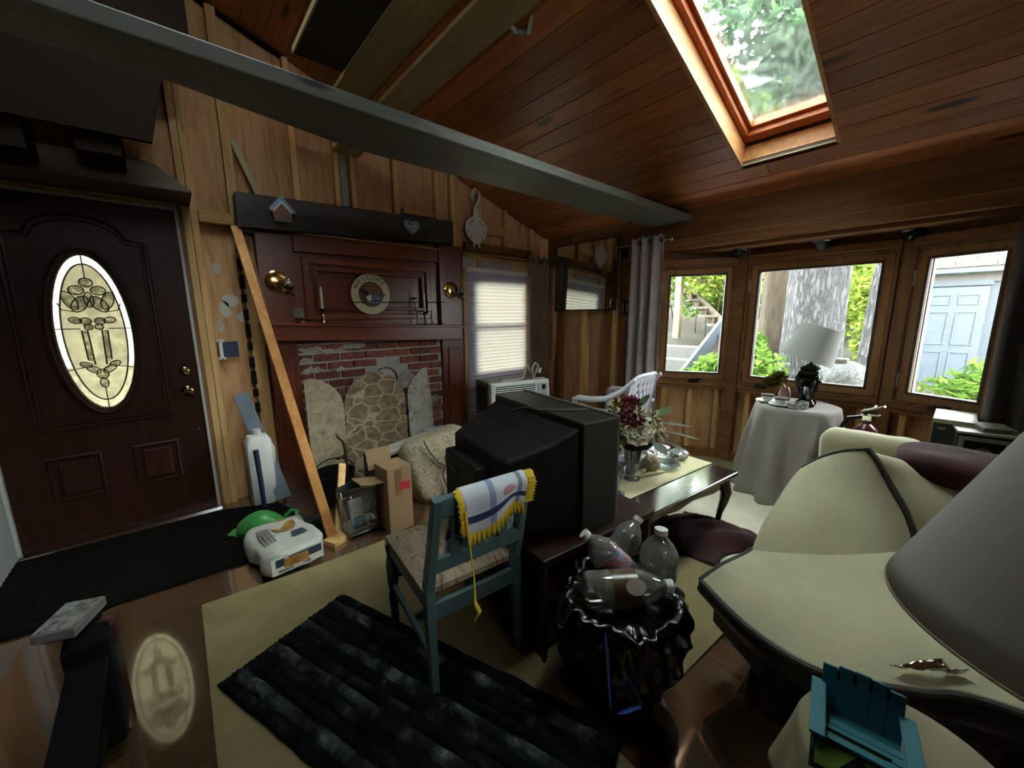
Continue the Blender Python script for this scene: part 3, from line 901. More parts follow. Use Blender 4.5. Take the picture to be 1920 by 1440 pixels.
# ------------------------------------------------------------------ outside
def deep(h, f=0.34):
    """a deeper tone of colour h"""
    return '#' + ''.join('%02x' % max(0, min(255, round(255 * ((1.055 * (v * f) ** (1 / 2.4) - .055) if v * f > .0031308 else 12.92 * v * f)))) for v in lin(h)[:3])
def leafmat(name, c, c2, tr=0.35):
    m, nt, b = newmat(name)
    out = nt.nodes['Material Output']
    ge = nt.nodes.new('ShaderNodeNewGeometry')
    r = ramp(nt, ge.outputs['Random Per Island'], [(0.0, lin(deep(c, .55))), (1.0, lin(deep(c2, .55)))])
    df = nt.nodes.new('ShaderNodeBsdfDiffuse')
    tl = nt.nodes.new('ShaderNodeBsdfTranslucent')
    mx = nt.nodes.new('ShaderNodeMixShader')
    mx.inputs[0].default_value = tr
    for q in (df, tl):
        nt.links.new(r.outputs['Color'], q.inputs['Color'])
    nt.links.new(df.outputs[0], mx.inputs[1])
    nt.links.new(tl.outputs[0], mx.inputs[2])
    nt.links.new(mx.outputs[0], out.inputs['Surface'])
    return m
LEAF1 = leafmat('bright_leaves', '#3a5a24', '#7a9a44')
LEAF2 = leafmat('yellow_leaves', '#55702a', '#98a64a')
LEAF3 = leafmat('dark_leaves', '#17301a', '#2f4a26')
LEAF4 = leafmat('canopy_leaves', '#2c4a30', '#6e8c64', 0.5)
def leaves(n, blobs, size, seed, long=1.8):
    """leaf clusters spread over a list of (centre, radii) blobs"""
    rg = random.Random(seed)
    vs, fs = [], []
    for k in range(n):
        c, r = blobs[rg.randrange(len(blobs))]
        d = Vector((rg.gauss(0, 1), rg.gauss(0, 1), rg.gauss(0, 1))).normalized() * (rg.random() ** 0.45)
        p = Vector((c[0] + d.x * r[0], c[1] + d.y * r[1], c[2] + d.z * r[2]))
        a = Vector((rg.gauss(0, 1), rg.gauss(0, 1), rg.gauss(0, .6))).normalized()
        u = a.orthogonal().normalized()
        u = (Matrix.Rotation(rg.uniform(0, 6.28), 3, a) @ u)
        s = size * rg.uniform(.6, 1.3)
        w = a.cross(u)
        i = len(vs)
        vs += [p - a * s * long / 2, p + u * s / 2 + w * s * .12, p + a * s * long / 2, p - u * s / 2 + w * s * .12]
        fs += [(i, i + 1, i + 2, i + 3)]
    return vs, fs
def leafobj(name, n, blobs, size, seed, mat, parent=None, long=1.8):
    vs, fs = leaves(n, blobs, size, seed, long)
    me = bpy.data.meshes.new(name)
    me.from_pydata([tuple(v) for v in vs], [], fs)
    me.materials.append(mat)
    o = bpy.data.objects.new(name, me)
    COL.objects.link(o)
    if parent:
        o.parent = parent
    return o

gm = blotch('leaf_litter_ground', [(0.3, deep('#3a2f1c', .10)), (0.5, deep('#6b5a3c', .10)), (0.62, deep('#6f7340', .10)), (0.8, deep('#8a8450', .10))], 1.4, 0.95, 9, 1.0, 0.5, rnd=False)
mb = MB()
def hill(u, w):
    x = 4.35 + u * 30
    y = -16 + w * 40
    h = -0.35 + max(0, x - 6.3) * 0.20 + max(0, y - 1.5) * 0.10 * min(1, max(0, x - 5) / 3) + 0.25 * noise.noise((x * .5, y * .5, 0))
    if y < 1.2 and x < 12.5:
        h = min(h, -0.25 + max(0, y + .2) * .3)
    return (x, y, h)
mb.grid(hill, 60, 80)
ground = structure(mb.build('ground', gm, smooth=True, angle=180))
structure(MB().span((-14, 3.55, -.5), (4.35, 20, -.3)).build('ground_2', gm))

bark, nt, b = newmat('plated_bark')
v = coords(nt, (8.5, 8.5, 1.6))
vo = node(nt, 'ShaderNodeTexVoronoi', feature='DISTANCE_TO_EDGE', Scale=2.2)
nz = node(nt, 'ShaderNodeTexNoise', Scale=3.0, Detail=5.0)
nt.links.new(v, nz.inputs['Vector'])
mv = node(nt, 'ShaderNodeVectorMath', operation='ADD')
nt.links.new(v, mv.inputs[0])
nt.links.new(nz.outputs['Color'], mv.inputs[1])
nt.links.new(mv.outputs[0], vo.inputs['Vector'])
r = ramp(nt, vo.outputs['Distance'], [(0.02, lin(deep('#3b3a38', .2))), (0.12, lin(deep('#686668', .2))), (0.4, lin(deep('#83817f', .2)))])
nt.links.new(r.outputs['Color'], b.inputs['Base Color'])
b.inputs['Roughness'].default_value = 0.95
r2 = ramp(nt, vo.outputs['Distance'], [(0.0, (0, 0, 0, 1)), (0.2, (1, 1, 1, 1))])
bumpnode(nt, r2.outputs['Color'], b, 0.9, 0.06)
M['bark'] = bark
M['bark2'] = blotch('brown_bark', [(0.3, deep('#3a2f22', .18)), (0.6, deep('#6b5a42', .18)), (0.8, deep('#857456', .18))], 3.0, 0.95, 8, 1.0, 0.8, (3, 3, .7))
def trunk(name, label, x, y, z0, r0, r1, h, mat, lean=(0, 0), crown=None, seed=1, wob=.04):
    t = thing(name, label, 'tree', (x, y, z0))
    n = 14
    prof = []
    mb = MB()
    def f(u, w):
        a = 2 * PI * u
        rr = (r0 + (r1 - r0) * w) * (1 + .35 * max(0, .12 - w) / .12) * (1 + wob * math.sin(7 * a + 5 * w) + wob * noise.noise((math.cos(a) * 3, math.sin(a) * 3, w * h * 1.5 + seed)))
        return (math.cos(a) * rr + lean[0] * w * h, math.sin(a) * rr + lean[1] * w * h, w * h)
    mb.grid(f, 40, 40, True)
    mb.build('trunk', mat, t, smooth=True, angle=180)
    if crown:
        leafobj('foliage', crown[0], crown[1], crown[2], seed, crown[3], t)
    return t
trunk('pine_tree', 'huge grey pine trunk with deep plated bark behind the table lamp', 6.95, 1.42, -.2, .36, .31, 7.0, M['bark'], crown=(2500, [((0, 0, 7.5), (2.2, 2.2, 1.2))], .25, LEAF4), seed=3)
trunk('pine_tree', 'brown tree trunk half hidden behind the huge grey pine', 8.0, 2.16, -.1, .26, .22, 7.0, M['bark2'], seed=5)
trunk('birch_tree', 'pale leaning trunk at the right edge of the big casement', 6.2, .62, -.3, .22, .16, 6.0, M['bark'], (.0, -.03), seed=8)
for i, (x, y, r0) in enumerate(((15, 6.5, .2), (17, 5.6, .22), (14, 8.4, .16), (20, 4.2, .25), (13, 10.5, .2))):
    trunk('forest_tree', 'thin hillside forest tree, %s by distance behind the big pine' % ('third', 'fourth', 'second', 'fifth', 'first')[i], x, y, .5 + (x - 8) * .15, r0, r0 * .7, 8.0, M['bark2'], (.01 * (-1) ** i, 0), crown=(900, [((0, 0, 6.0), (2.0, 2.0, 2.0)), ((.8, -.6, 3.5), (1.5, 1.5, 1.0))], .3, LEAF2 if i % 2 else LEAF1), seed=20 + i).__setitem__('group', 'distant forest trees')
def shrub(name, label, blobs, n, size, mat, seed, stems=True, long=1.8, group=None):
    c = blobs[0][0]
    t = thing(name, label, 'shrub', (c[0], c[1], -.2), group=group)
    bl = [((p[0] - c[0], p[1] - c[1], p[2] + .2), r) for p, r in blobs]
    leafobj('foliage', int(n * 1.7), bl, size * .74, seed, mat, t, long)
    mb = MB()
    rg = random.Random(seed)
    for k in range(6):
        p = bl[rg.randrange(len(bl))][0]
        mb.tube([(p[0] * .3 + rg.uniform(-.1, .1), p[1] * .3, -.1), (p[0] * .7, p[1] * .7, p[2] * .6), p], [.015, .01, .004], 5)
    mb.build('stems', M['bark2'], t)
    return t
shrub('shrub', 'bright green shrub at the lower left of the big casement', [((5.9, 1.75, .45), (.45, .38, .5)), ((6.2, 2.05, .75), (.4, .3, .4)), ((5.6, 1.5, .25), (.4, .3, .35))], 1500, .075, LEAF1, 31)
shrub('shrub', 'low green shrub right of the grey steps outside the narrow casement', [((6.2, 2.7, .15), (.5, .35, .4)), ((6.4, 2.55, .45), (.4, .25, .3))], 1300, .07, LEAF1, 32)
shrub('shrub', 'yellow green sapling above the wooden stairs', [((9.5, 4.0, 2.3), (.8, .7, .6)), ((10.0, 3.4, 1.9), (.7, .6, .6)), ((9.2, 3.5, 2.9), (.7, .8, .5))], 1500, .11, LEAF2, 33)
shrub('shrub', 'sunlit yellow shrub between the two trunks', [((11.5, 1.9, 1.5), (.8, .6, .8)), ((12.5, 1.6, 2.6), (1.0, .7, .8))], 1200, .13, LEAF2, 34)
shrub('shrub', 'tall green thicket left of the huge pine', [((10.5, 3.3, 1.4), (.8, .7, 1.1)), ((11.5, 3.0, 2.9), (1.1, .8, .9))], 1800, .12, LEAF1, 35)
shrub('shrub', 'leafy green bush behind the timber stairs', [((11.0, 4.9, 2.2), (1.0, 1.0, 1.0)), ((10.8, 5.9, 3.0), (1.1, .9, 1.0)), ((10.5, 3.9, 1.5), (.6, .5, .5))], 2200, .11, LEAF1, 36)
shrub('shrub', 'pale green bush filling the gap between the huge pine and the leaning trunk', [((9.6, 1.05, .9), (.5, .35, .6)), ((9.9, 1.2, 1.7), (.5, .35, .6))], 1100, .09, LEAF2, 37)
shrub('shrub', 'small green bush at the foot of the brown trunk', [((7.3, 2.35, .75), (.35, .3, .4)), ((7.1, 2.2, .4), (.3, .3, .3))], 800, .07, LEAF1, 38)
ORD = ('first', 'second', 'third', 'fourth', 'fifth')
for i in range(5):
    y = -1.5 + i * 3.2
    shrub('thicket', 'wooded thicket far up the hillside, %s counted from the shed side' % ORD[i], [((21, y, 4.2), (2.2, 2.2, 2.0)), ((20, y + 1.4, 3.2), (1.6, 1.6, 1.4)), ((22, y - .6, 6.3), (2.5, 2.4, 1.6))], 1700, .34, (LEAF1, LEAF2)[i % 2], 40 + i, group='far thickets')
# canopy over the skylight
for i, (c, r, n) in enumerate((((6.0, 1.95, 4.9), (.9, .8, .75), 1500), ((5.6, 1.45, 4.1), (.7, .55, .45), 1100), ((5.6, 2.6, 5.6), (1.0, .7, .8), 1300))):
    t = thing('tree_canopy', ['green leafy bough seen through the skylight glass', 'lower leafy bough at the skylight corner', 'upper leafy bough at the top of the skylight'][i], 'tree', c)
    leafobj('foliage', n, [((0, 0, 0), r), ((r[0] * .5, -.2, .2), tuple(q * .7 for q in r))], .085, 60 + i, LEAF4, t)
    MB().tube([(r[0] * 1.2, .2, -.3), (.3, 0, 0), (-r[0] * .8, -.3, .3)], [.03, .025, .01], 6).build('branch', M['bark2'], t, smooth=True)

# shed with a six-panel door
shed = thing('shed', 'pale garden shed with a white six panel door beyond the right casement', 'shed', (11.4, 0.1, -.35))
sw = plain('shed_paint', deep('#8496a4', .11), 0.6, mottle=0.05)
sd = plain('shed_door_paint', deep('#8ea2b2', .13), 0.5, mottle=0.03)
MB().span((0.05, -3.0, 0), (2.5, .62, 2.42)).build('wall', sw, shed)
MB().span((0.0, -3.0, 2.26), (.05, .62, 2.42)).build('wall_board', plain('shed_trim', deep('#a49c8c', .12), .7), shed)
MB().span((-.02, .47, 0), (.06, .62, 2.28)).build('corner_post', sw, shed)
MB().span((-.03, -.36, 2.20), (.05, .55, 2.30)).build('lintel', sw, shed)
dr = MB().span((.0, -.33, .12), (.05, .48, 2.18)).build('door_leaf', sd, shed)
for y0 in (-.24, .12):
    for z0, z1 in ((.32, .95), (1.08, 1.72), (1.84, 2.04)):
        MB().ring([(y0, z0), (y0 + .28, z0), (y0 + .28, z1), (y0, z1)], [(y0 + .025, z0 + .025), (y0 + .255, z0 + .025), (y0 + .255, z1 - .025), (y0 + .025, z1 - .025)], lambda u, v, d: (-d, u, v), 0, .015).build('panel_moulding', sd, shed, bevel=.005)
MB().ball((-.05, .42, 1.12), .035, 2).build('knob', M['chrome'], shed, smooth=True)
MB().box((-.12, -1.2, 2.48), (.14, 3.9, .12)).build('gutter', sd, shed, bevel=.02)
shm = blotch('mossy_shingle', [(0.3, deep('#5a4f43')), (0.55, deep('#7a6a5a')), (0.75, deep('#5f6a4c'))], 6, .95, 6)
for k in range(7):
    for j in range(8):
        MB().box((-.10 + k * .2, -3.1 + j * .5 + (k % 2) * .25, 2.58 + k * .10), (.24, .49, .022), (0, -R(24), 0)).build('shingle', shm, shed)
shrub('rhododendron', 'long leaved rhododendron in front of the white shed door', [((6.6, -.02, .35), (.30, .30, .35)), ((6.8, -.25, .55), (.3, .3, .3))], 420, .06, LEAF1, 71, long=3.4)

# outside steps
st = thing('stone_steps', 'pale grey concrete steps with a slanted cheek board outside the narrow casement', 'steps', (6.3, 3.1, -.3))
cm = plain('concrete', deep('#86847c', .13), .9, mottle=.12, bump=.3)
for k in range(4):
    MB().span((-.1 + k * .34, -.05, 0), (.28 + k * .34, 1.5, .42 + k * .21)).build('step', cm, st, bevel=.01)
MB().beam((-.25, -.12, .45), (1.5, -.12, 1.45), .05, .26).build('cheek_board', sd, st)
MB().span((1.25, -.30, 0), (1.37, -.18, 1.30)).build('post', plain('pinkish_post', deep('#8a7a74'), .8), st)
ws = thing('wooden_stairs', 'weathered timber stairs with a handrail climbing the hillside', 'stairs', (9.0, 3.4, 1.0))
wm = wood('weathered_timber', deep('#5f5444'), deep('#83765f'), 'x', .85, .1, .1)
for k in range(6):
    MB().box((.2 + k * .22, .25 + k * .27, .12 + k * .19), (1.0, .30, .05), (0, 0, .5)).build('tread', wm, ws, bevel=.004)
    MB().box((.26 + k * .22, .38 + k * .27, .20 + k * .19), (1.0, .03, .14), (0, 0, .5)).build('riser', M['bark2'], ws)
MB().beam((-.15, -.2, -.05), (1.1, 1.6, 1.2), .05, .25).build('stringer', wm, ws)
pm = wood('post_timber', deep('#8a7a58'), deep('#a8966e'), 'z', .85, .1, .1)
MB().span((-.05, .98, -.2), (.09, 1.12, 1.45)).build('post', pm, ws)
MB().span((1.0, 1.9, .6), (1.12, 2.02, 2.2)).build('post', pm, ws)
MB().beam((.0, 1.05, 1.35), (1.3, .1, .75), .04, .12).build('handrail', pm, ws)
MB().beam((.0, 1.05, 1.35), (1.08, 1.96, 2.1), .04, .12).build('handrail', pm, ws)
rm = blotch('lichen_rock', [(0.35, deep('#5e625e', .12)), (0.47, deep('#9ca29e', .16)), (0.53, deep('#5f6462', .12)), (0.7, deep('#b3b9b6', .16))], 5, .9, 4, 2.5, .4)
tag(MB().ball((5.05, .72, .52), (.30, .30, .36), 4).jitter(.05, 4).build('boulder', rm, smooth=True, angle=180), 'pale veined boulder outside behind the lamp base', 'rock')
tag(MB().box((5.05, .76, .885), (.12, .10, .05)).build('flat_stone', rm, bevel=.01), 'small flat stone sitting on the veined boulder', 'rock')
tag(MB().ball((9.4, 2.75, 1.0), (.4, .35, .25), 3).jitter(.08, 3).build('boulder', M['bark'], smooth=True, angle=180), 'grey boulder beside the timber stairs', 'rock')
#PARTC
# ------------------------------------------------------------------ fireplace
fp = thing('fireplace', 'dark red mahogany fireplace surround with brick front and mantel shelf', 'fireplace', (0, YB, 0))
fxz = lambda u, v, d: (u, -d, v)           # local: y towards the room is negative
def fpart(poly, d0, d1, m, nm, bev=.004):
    return MB().prism(poly, fxz, d0, d1).build(nm, M[m], fp, bevel=bev)
rectp = lambda a, b2, c, d: [(a, c), (b2, c), (b2, d), (a, d)]
fpart(rectp(.505, 2.235, .0, 1.98), -.05, -.012, 'mahogz', 'back_board')
fpart(rectp(.505, .735, 1.28, 1.975), -.01, .045, 'mahogz', 'upper_pilaster')
fpart(rectp(1.99, 2.235, 1.25, 2.03), -.01, .045, 'mahogz', 'upper_pilaster')
fpart(rectp(.735, 1.985, 1.28, 1.97), -.02, .0, 'mahog', 'panel')
fpart([(.745, 1.845), (1.975, 1.865), (1.975, 1.975), (.745, 1.975)], -.01, .05, 'mahog', 'top_rail')
fpart([(.735, 1.972), (1.985, 1.972), (1.985, 1.985), (.735, 1.985)], -.01, .07, 'studx', 'cap_strip')
for e, q, d in ((0, .05, .03), (.075, .028, .042)):
    o4 = [(.795 + e, 1.335 + e), (1.90 - e, 1.335 + e), (1.90 - e, 1.815 - e), (.795 + e, 1.815 - e)]
    i4 = [(.795 + e + q, 1.335 + e + q), (1.90 - e - q, 1.335 + e + q), (1.90 - e - q, 1.815 - e - q), (.795 + e + q, 1.815 - e - q)]
    MB().ring(o4, i4, fxz, -.01, d).build('moulding_frame', M['mahog'], fp, bevel=.008)
fpart([(.50, 1.19), (2.14, 1.125), (2.14, 1.26), (.50, 1.315)], -.01, .19, 'mahog', 'mantel_shelf', .008)
fpart([(.47, 1.30), (2.17, 1.245), (2.17, 1.268), (.47, 1.322)], -.01, .21, 'mahog', 'mantel_top', .006)
fpart(rectp(.51, .705, .0, 1.19), -.01, .05, 'mahogz', 'lower_pilaster')
fpart(rectp(1.985, 2.235, .0, 1.14), -.01, .05, 'mahogz', 'lower_pilaster')
fpart(rectp(2.05, 2.17, .1, 1.05), .05, .062, 'mahogz', 'pilaster_panel')
fpart(rectp(.56, .66, .1, 1.05), .05, .062, 'mahogz', 'pilaster_panel')
fpart(rectp(.705, 1.985, .0, 1.15), -.012, .012, 'mortar', 'mortar_bed', 0)
smear = plain('mortar_smear', '#a8a49c', .95, mottle=.2, mscale=18, bump=.4)
for cx, cz, rx, rz in ((.80, 1.10, .09, .028), (.97, 1.085, .10, .022), (1.15, 1.115, .10, .02), (.76, 1.02, .05, .022), (.80, .94, .08, .03), (1.02, .93, .06, .02), (1.60, .80, .07, .05), (1.66, .66, .05, .08), (1.88, .55, .05, .04)):
    e_ = ellipse(cx, cz, rx, rz, 18)
    e_ = [(q[0] + .03 * noise.noise((q[0] * 30, q[1] * 30, 1)), q[1] + .03 * noise.noise((q[0] * 30, q[1] * 30, 7))) for q in e_]
    MB().prism(e_, fxz, .026, .0345).build('mortar_smear', smear, fp)
rng = random.Random(11)
HX, HZ, HR = 1.40, .79, .115
row = 0
z = 1.135
while z > .02:
    x = .715 + (row % 2) * -.105
    while x < 1.975:
        w = .195 + rng.uniform(-.008, .008)
        a, b2 = max(x, .712), min(x + w, 1.978)
        if b2 - a > .04:
            cx, cz = (a + b2) / 2, z - .029
            if (cx - HX) ** 2 + (cz - HZ) ** 2 > (HR + .07) ** 2:
                MB().box((cx, -.012 - rng.uniform(0.0, .006), cz + rng.uniform(-.002, .002)), (b2 - a, .03, .058)).build('brick', M['brick'], fp, bevel=.004, seg=1)
        x += w + .013
    z -= .0735
    row += 1
MB().ring(ellipse(HX, HZ, HR + .05, HR + .03, 32), ellipse(HX, HZ, HR, HR, 32), fxz, .0, .022).jitter(.006, 20).build('flue_collar', plain('white_mortar', '#b9b7b0', .95, bump=.3), fp)
MB().lathe([(HR, 0), (HR, .03), (HR - .008, .03), (HR - .008, .004), (0, .004)], 32, (HX, .01, HZ), M=Matrix(((1, 0, 0), (0, 0, -1), (0, 1, 0)))).build('flue_pipe', M['blackmatte'], fp, smooth=True)

hb = MB().prism([(.40, 1.957), (2.09, 2.03), (2.095, 2.231), (.407, 2.179)], lambda u, v, d: (u, 3.25 + d, v), 0, .145).build('mantel_header_board', M['darkpaint'], bevel=.005)
tag(hb, 'long charcoal painted board fixed across the studs above the mantel', 'board')
tag(MB().span((.43, 3.30, 1.93), (.50, 3.40, 1.985)).build('corbel_block', M['darkpaint'], bevel=.006), 'small dark wood block under the end of the charcoal board', 'block')

# plaques on the board
t = thing('birdhouse_plaque', 'small birdhouse shaped plaque with a blue roof on the charcoal board', 'plaque', (.672, 3.247, 2.112))
MB().prism([(-.055, -.075), (.055, -.075), (.062, -.01), (0, .055), (-.062, -.01)], fxz, 0, .014).build('house_body', plain('terracotta_paint', '#8d6350', .7), t, bevel=.003)
MB().prism([(-.085, -.015), (-.07, -.035), (0, .045), (.07, -.035), (.085, -.015), (0, .085)], fxz, 0, .02).build('roof', plain('blue_paint', '#7f9cbe', .6), t, bevel=.003)
MB().prism([(-.062, -.02), (-.055, -.034), (0, .030), (.055, -.034), (.062, -.02), (0, .048)], fxz, .014, .021).build('gable_trim', M['white'], t)
MB().span((-.055, -.02, -.09), (.055, 0, -.068)).build('base', plain('grey_paint', '#77706c', .7), t)
t = thing('heart_plaque', 'blue heart shaped plaque with painted flowers on the charcoal board', 'plaque', (1.658, 3.247, 2.118))
hp = []
for k in range(40):
    a = 2 * PI * k / 40
    hp.append((.0048 * 16 * math.sin(a) ** 3, .0048 * (13 * math.cos(a) - 5 * math.cos(2 * a) - 2 * math.cos(3 * a) - math.cos(4 * a))))
MB().prism(hp, fxz, 0, .014).build('heart', plain('heart_blue', '#5f87a8', .6), t, bevel=.003)
MB().prism([(p[0] * .82, p[1] * .82) for p in hp], fxz, .014, .0155).build('painted_field', blotch('heart_picture', [(.4, '#6d8fa8'), (.52, '#a9b6bd'), (.6, '#4f6f86')], 30, .6, 3, 1, 0), t)
MB().prism(ellipse(.005, .035, .012, .012, 12), fxz, .015, .017).build('painted_flower', plain('yellow_paint', '#c9b65a', .6), t)
for p in ((-.03, .0), (.03, .012), (.028, -.03)):
    MB().prism(ellipse(p[0], p[1], .014, .007, 10), fxz, .015, .0165).build('painted_flower', M['white'], t)

# goose plaque
t = thing('goose_plaque', 'white wooden goose cutout with painted tulips hanging by its looped neck', 'plaque', (2.44, 3.375, 2.22))
body = [(.02, .155)] + [(.13 * math.cos(R(a)) * (1.0 if a < 0 else .97), .0 + .125 * math.sin(R(a))) for a in range(70, -100, -12)][0:0]
outl = []
for a in range(75, -66, -10):
    outl.append((.135 * math.cos(R(a)), .128 * math.sin(R(a))))
outl += [(.045, -.125), (.045, -.175), (.025, -.178), (.018, -.14), (-.015, -.14), (-.022, -.178), (-.045, -.175), (-.045, -.125)]
for a in range(-115, -256, -10):
    outl.append((.135 * math.cos(R(a)), .128 * math.sin(R(a))))
outl += [(-.030, .17), (-.030, .215)]
MB().prism(outl + [(.022, .215), (.030, .17)], fxz, 0, .014).build('body', M['white'], t, bevel=.003)
MB().tube([(-.004, -.007, .20), (.018, -.007, .25), (.045, -.007, .31), (.036, -.007, .365), (-.005, -.007, .385), (-.042, -.007, .355), (-.050, -.007, .30), (-.030, -.007, .265)], [.028, .024, .023, .024, .026, .028, .026, .012], 10, flat=.4).build('neck_and_head', M['white'], t, smooth=True)
tul = plain('tulip_paint', '#a06a5e', .7)
tug = plain('tulip_green', '#5b6a52', .7)
for sx in (-1, 1):
    for x0, z0, a in ((.085, .055, .3), (.098, -.01, -.2), (.075, -.075, -.6), (.050, .085, .4)):
        MB().prism([(sx * x0 + p[0], z0 + p[1]) for p in ((-.010, .008), (-.008, -.008), (.008, -.008), (.010, .008), (.003, .001), (0, .009), (-.003, .001))], fxz, .014, .0155).build('painted_tulip', tul, t)
        MB().tube([(sx * x0, -.0155, z0 - .008), (sx * (x0 - .012), -.0155, z0 - .026)], .0022, 4).build('painted_stem', tug, t)
MB().tube([(0, -.004, .385), (0, -.002, .47)], .003, 5).build('hanging_cord', M['pale'], t)

tag(MB().beam((.448, 3.385, 2.535), (.60, 3.385, 2.10), .035, .012, (0, 1, 0)).build('paint_stick', plain('pale_green_stick', '#b4b08c', .7)), 'pale stir stick standing behind the charcoal board', 'stick')

# welcome ring with loon
t = thing('welcome_ring', 'cream ring plaque lettered WELCOME with a grey duck inside', 'plaque', (1.30, 3.345, 1.545))
ringm = plain('ring_cream', '#c0b897', .6, mottle=.05)
MB().ring(ellipse(0, 0, .168, .168, 48), ellipse(0, 0, .105, .105, 48), fxz, 0, .016).build('ring', ringm, t, bevel=.003)
MB().prism(ellipse(0, 0, .106, .106, 32), fxz, 0, .004).build('ring_back', plain('ring_back', '#6d4a34', .7), t)
for ch, ang in zip('WELCOME', (152, 133, 115, 98, 80, 61, 42)):
    a = R(ang)
    lettering(ch, .052, M['blackmatte'], t, frame_M((.136 * math.cos(a), -.017, .136 * math.sin(a)), (math.sin(a), 0, -math.cos(a)), (math.cos(a), 0, math.sin(a))), 'letter')
dk = plain('duck_grey', '#5d6068', .5)
mb = MB().ball((.02, -.03, -.028), (.075, .018, .034), 2)
mb.build('duck_body', dk, t, smooth=True)
MB().ball((-.028, -.034, -.028), (.026, .016, .030), 2).build('duck_breast', M['white'], t, smooth=True)
MB().tube([(-.03, -.034, -.005), (-.05, -.034, .020), (-.075, -.034, .030), (-.105, -.034, .040)], [.018, .014, .014, .004], 8).build('duck_head', M['header'], t, smooth=True)
MB().tube([(.07, -.03, -.02), (.10, -.03, -.005), (.118, -.03, .0)], [.022, .012, .003], 8).build('duck_tail', dk, t, smooth=True)
MB().ball((.01, -.03, -.066), (.075, .014, .010), 2).build('water_base', plain('blue_grey_paint', '#6f7b88', .5), t, smooth=True)
tag(MB().tube([(1.12, 3.32, 1.475), (2.02, 3.32, 1.49)], .0045, 6).build('thin_rod', M['iron']), 'thin dark metal rod running behind the welcome ring', 'rod')

def sconce(x, z, label, side):
    t = thing('wall_sconce', label, 'wall lamp', (x, 3.352, z))
    My = Matrix(((1, 0, 0), (0, 0, -1), (0, 1, 0)))
    MB().lathe([(.078, 0), (.080, .006), (.066, .014), (.03, .018), (0, .02)], 28, M=My).build('reflector_disc', M['brass'], t, smooth=True)
    MB().tube([(0, -.015, -.01), (.01, -.05, -.03), (.03, -.085, -.07), (.06, -.10, -.085), (.075, -.10, -.06)], [.010, .009, .009, .009, .010], 8).build('arm', M['brass'], t, smooth=True)
    MB().lathe([(.0, -.012), (.018, -.010), (.034, .004), (.036, .012), (.02, .014), (.014, .03), (0, .032)], 18, (.055, -.095, -.05)).build('candle_cup', plain('dark_brass', '#3b3f2c', .25, .7), t, smooth=True)
    MB().ball((.055, -.095, -.01), (.030, .030, .040), 2).build('glass_globe', M['crystal'], t, smooth=True)
    MB().ball((.078, -.102, -.098), .013, 1).build('finial', M['brass'], t, smooth=True)
sconce(.615, 1.618, 'brass wall sconce on the pilaster near the leaning plank', 1)
sconce(2.105, 1.612, 'brass wall sconce on the pilaster beside the blind', 1)

def taper(x, y, z, h, label, iron):
    t = thing('candlestick', label, 'candlestick', (x, y, z))
    if not iron:
        MB().lathe([(.03, 0), (.032, .006), (.012, .014), (.009, .05), (.014, .07), (.007, .09), (.018, .105), (.014, .12), (0, .12)], 16).build('holder', M['brass'], t, smooth=True)
        z0 = .115
    else:
        MB().lathe([(.035, 0), (.035, .008), (.008, .014), (.006, .09), (.016, .10), (.013, .125), (0, .125)], 12).build('holder', M['iron'], t, smooth=True)
        z0 = .12
    MB().lathe([(.0115, z0), (.0105, z0 + h * .8), (.006, z0 + h * .96), (.002, z0 + h), (0, z0 + h)], 12).build('taper', plain('candle_wax', '#d3cdbf', .5), t, smooth=True)
taper(.886, 3.27, 1.302, .175, 'white taper candle in a slim brass holder on the mantel', False)
taper(1.765, 3.27, 1.275, .17, 'white taper candle in a black iron holder on the mantel', True)
t = thing('wire_stand', 'black iron wire frame stand around the iron candle holder on the mantel', 'stand', (1.80, 3.30, 1.273))
MB().tube([(-.10, 0, .012), (.05, 0, .008), (.05, 0, .13), (-.10, 0, .13)], .006, 6, True).build('lower_loop', M['iron'], t)
MB().tube([(-.10, .0, .13), (-.125, 0, .22), (-.135, 0, .24)], .005, 6).build('arm', M['iron'], t)
MB().lathe([(.0, 0), (.025, .0), (.030, .012), (.0, .010)], 14, (-.12, 0, .24)).build('candle_pan', M['iron'], t, smooth=True)
MB().tube([(.0, 0, .14), (.05, 0, .06), (.08, 0, .01)], .003, 5).build('arm', M['iron'], t)
tag(MB().prism([(-.012, 0), (.012, 0), (.012, .03), (-.012, .03)], lambda u, v, d: (1.955 + u, 3.27 + d, 1.264 + v), 0, .02).build('wooden_peg', M['pale'], bevel=.003), 'tiny pale wooden peg on the mantel near the blind', 'peg')
t = thing('brass_bell', 'small tipped brass bell on the mantel near the leaning plank', 'bell', (.700, 3.26, 1.333))
MB().lathe([(.026, 0), (.024, .008), (.017, .02), (.014, .04), (0, .048)], 18, M=Euler((0, R(75), .4)).to_matrix()).build('bell', M['brass'], t, smooth=True)
MB().tube([(.045, .015, .01), (.075, .03, .0)], .006, 8).build('handle', M['iron'], t, smooth=True)
tag(MB().prism([(-.035, 0), (.035, .0), (.033, .12), (-.037, .12)], lambda u, v, d: (.735 + u, 3.352 - .02 * (1 - v / .12) - d, 1.31 + v), 0, .003).build('grey_card', plain('grey_card', '#6a625a', .7)), 'plain grey card leaning on the panel behind the bell', 'card')

